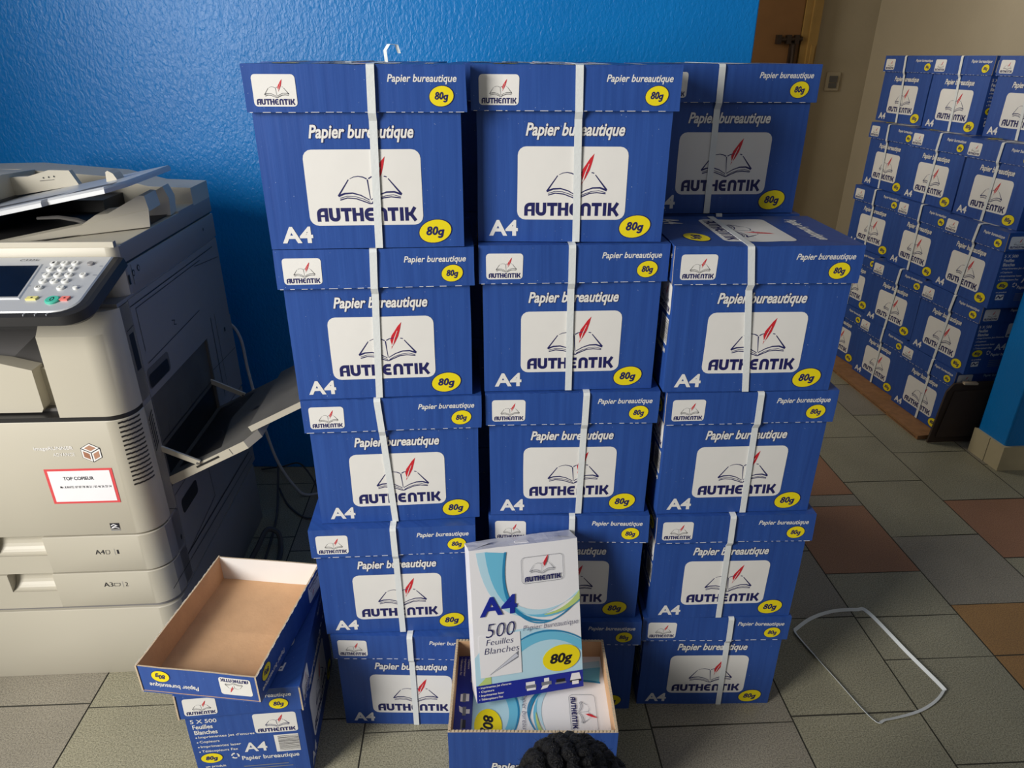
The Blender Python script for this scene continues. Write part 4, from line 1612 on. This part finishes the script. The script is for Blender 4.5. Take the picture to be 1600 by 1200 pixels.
per = thing('person', 'person crouching in front of the open box, black braided hair seen from above', 'person', (PX, .36, 0))
v = [(0, .18, .20), (0, .22, .28), (0, .29, .37), (0, .37, .445), (0, .432, .490), (0, .478, .545)]
rad = [(.095, .08), (.10, .075), (.105, .075), (.10, .065), (.045, .045), (.042, .042)]
ed = [(0, 1), (1, 2), (2, 3), (3, 4), (4, 5)]


def limb(start, pts, rs):
    p = start
    for q, r in zip(pts, rs):
        v.append(q)
        rad.append(r)
        ed.append((p, len(v) - 1))
        p = len(v) - 1
    return p


for s in (-1, 1):
    limb(0, [(.08 * s, .21, .19), (.145 * s, .37, .285), (.155 * s, .50, .345), (.15 * s, .47, .21), (.14 * s, .41, .07), (.14 * s, .43, .035), (.15 * s, .52, .026)],
         [.062, .058, .046, .042, .030, .032, .024])
    limb(3, [(.13 * s, .37, .435), (.165 * s, .40, .41), (.20 * s, .44, .33), (.19 * s, .50, .365 - .01), (.165 * s, .565, .375)],
         [.045, .036, .030, .026, .018])
v = [(x, y - .36 - .02, z * .90) for x, y, z in v]
body = skin_mesh('body', v, ed, rad, 'skin', per)
# clothing as slightly larger shells
tv = [(0, .20, .25), (0, .24, .32), (0, .30, .385), (0, .365, .435)]
te = [(0, 1), (1, 2), (2, 3)]
tr = [(.108, .09), (.112, .087), (.115, .087), (.108, .075)]
for s in (-1, 1):
    b = len(tv)
    tv += [(.13 * s, .37, .437), (.168 * s, .402, .408), (.186 * s, .422, .368)]
    te += [(3, b), (b, b + 1), (b + 1, b + 2)]
    tr += [.056, .046, .042]
skin_mesh('shirt', [(x, y - .36 - .02, z * .90) for x, y, z in tv], te, tr, 'shirt', per)
tv = [(0, .17, .19), (0, .205, .255)]
te = [(0, 1)]
tr = [(.112, .098), (.112, .092)]
for s in (-1, 1):
    b = len(tv)
    tv += [(.08 * s, .21, .19), (.145 * s, .37, .285), (.155 * s, .50, .345), (.15 * s, .47, .21), (.141 * s, .415, .09)]
    te += [(0, b), (b, b + 1), (b + 1, b + 2), (b + 2, b + 3), (b + 3, b + 4)]
    tr += [.072, .068, .056, .052, .042]
skin_mesh('trousers', [(x, y - .36 - .02, z * .90) for x, y, z in tv], te, tr, 'trouser', per)
# hands resting on the knees: palm, four fingers and a thumb each
for s in (-1, 1):
    hv = [(.165 * s, .565, .375), (.158 * s, .590, .378), (.150 * s, .615, .376)]
    hr = [(.016, .016), (.024, .012), (.026, .011)]
    he = [(0, 1), (1, 2)]
    for k, L in enumerate((.050, .058, .054, .042)):
        ox = (.020 - .0135 * k) * -s
        b = len(hv)
        bx = .150 * s + ox
        hv += [(bx, .628, .375), (bx + ox * .1, .628 + L * .45, .370), (bx + ox * .1, .628 + L * .75, .355), (bx + ox * .1, .628 + L * .9, .338)]
        hr += [.0082, .0076, .007, .0062]
        he += [(2, b), (b, b + 1), (b + 1, b + 2), (b + 2, b + 3)]
    b = len(hv)
    hv += [(.158 * s - .028 * s, .590, .374), (.158 * s - .045 * s, .610, .368), (.158 * s - .050 * s, .632, .362)]
    hr += [.010, .0085, .0075]
    he += [(1, b), (b, b + 1), (b + 1, b + 2)]
    o = skin_mesh('hand', [(x, y - .36 - .055, z * .90) for x, y, z in hv], he, hr, 'skin', per)
# head: bent forward, looking down at the box
hc = Vector((0.010, PY - .36 - .022, .535))
hm = Matrix.Translation(hc) @ Matrix.Rotation(-.55, 4, 'X')


def headp(th, ph, k=1.0):
    """th from the crown down, ph round; +y is the face"""
    x = .074 * math.sin(th) * math.cos(ph)
    y = .092 * math.sin(th) * math.sin(ph)
    z = .100 * math.cos(th)
    if z < 0:
        x *= 1 + z * 2.4
        if y < 0:
            y *= 1 + z * 2.0
    return Vector((x * k, y * k, z * k))


mb = MB()
rings = []
N = 28
for j in range(1, 20):
    th = PI * j / 20
    r = []
    for i in range(N):
        ph = 2 * PI * i / N
        p = headp(th, ph)
        if p.y > 0:
            ax = abs(p.x)
            p.y += .018 * math.exp(-((ax / .012) ** 2) - (((p.z + .022) / .018) ** 2))      # nose
            p.y += .006 * math.exp(-((ax / .022) ** 2) - (((p.z + .052) / .010) ** 2))      # mouth
            p.y -= .008 * math.exp(-(((ax - .030) / .014) ** 2) - (((p.z - .004) / .012) ** 2))  # eye sockets
            p.y += .005 * math.exp(-((ax / .02) ** 2) - (((p.z + .088) / .012) ** 2))       # chin
        r.append(hm @ p)
    rings.append(r)
mb.loft(rings, 'skin', smooth=True)
for s in (-1, 1):
    c = hm @ Vector((.075 * s, -.004, -.012))
    mb.ball(c, .022, 'skin', 10, 7, (.35, .7, 1.1))
    c = hm @ Vector((.030 * s, .079, .004))
    mb.ball(c, .011, 'eyew', 10, 7)
    c = hm @ Vector((.030 * s, .0875, .003))
    mb.ball(c, .0048, 'black', 8, 6)
c = hm @ Vector((0, .088, -.050))
mb.ball(c, .017, 'lip', 10, 6, (1, .35, .35))
mb.obj('head', per)
# hair: close cap plus cornrow braids running from the hairline over the crown
mb = MB()
rings = []
for j in range(1, 13):
    th = PI * .64 * j / 12
    r = []
    for i in range(48):
        ph = 2 * PI * i / 48
        t = th if math.sin(ph) < .2 else th * (1 - .34 * (math.sin(ph) - .2))
        p = headp(t, ph, 1.075)
        p *= 1 + .022 * noise.noise(p * 70) + .012 * noise.noise(p * 200)
        r.append(hm @ p)
    rings.append(r)
mb.loft(list(reversed(rings)), 'hair', smooth=True)
hair = mb.obj('hair', per)
random.seed(3)
NB = 10
for k in range(NB):
    x0 = -.93 + 1.86 * k / (NB - 1)
    mb = MB()
    pts, rr = [], []
    nn = 130
    big = .0088 if abs(x0) < .8 else .0064
    for i in range(nn + 1):
        t = i / nn
        al = 1.02 - t * 2.75          # from the front hairline over to the nape
        xx = x0 + .75 * (t - .38) * (1 - .6 * abs(x0))
        xx = max(-.97, min(.97, xx))
        cz = math.sqrt(1 - xx * xx)
        y = .092 * math.sin(al) * cz
        z = .100 * math.cos(al) * cz
        x = .074 * xx
        if z < 0:
            x *= 1 + z * 2.4
            y *= 1 + z * 2.0
        p = Vector((x, y, z)) * 1.085
        wv = math.sin(t * nn * .55 + k)
        p.x += .0022 * wv
        p += noise.noise_vector(p * 75 + Vector((k, 0, 0))) * .0022
        pts.append(hm @ p)
        rr.append(big * (.80 + .22 * abs(math.cos(t * nn * .55 + k)) + .16 * noise.noise(Vector((t * 40, k, 0)))))
    mb.tube(pts, rr, 'hair', 9)
    # loose short hairs that fray the outline of the braid
    cen = hm @ Vector((0, 0, 0))
    for q in range(420):
        i = random.randrange(2, nn - 2)
        out = (pts[i] - cen).normalized()
        al_ = (pts[i + 1] - pts[i]).normalized()
        sd = out.cross(al_)
        th = random.uniform(-1.4, 1.4)
        d = out * math.cos(th) + sd * math.sin(th)
        base = pts[i] + d * rr[i] * .9
        tip = base + (d * random.uniform(.3, 1) + al_ * random.uniform(-1, 1) + sd * random.uniform(-.6, .6)) * random.uniform(.003, .0075)
        w = al_ * .0005
        mb.face([base - w, base + w, tip], 'hair')
    mb.obj('braid', hair)
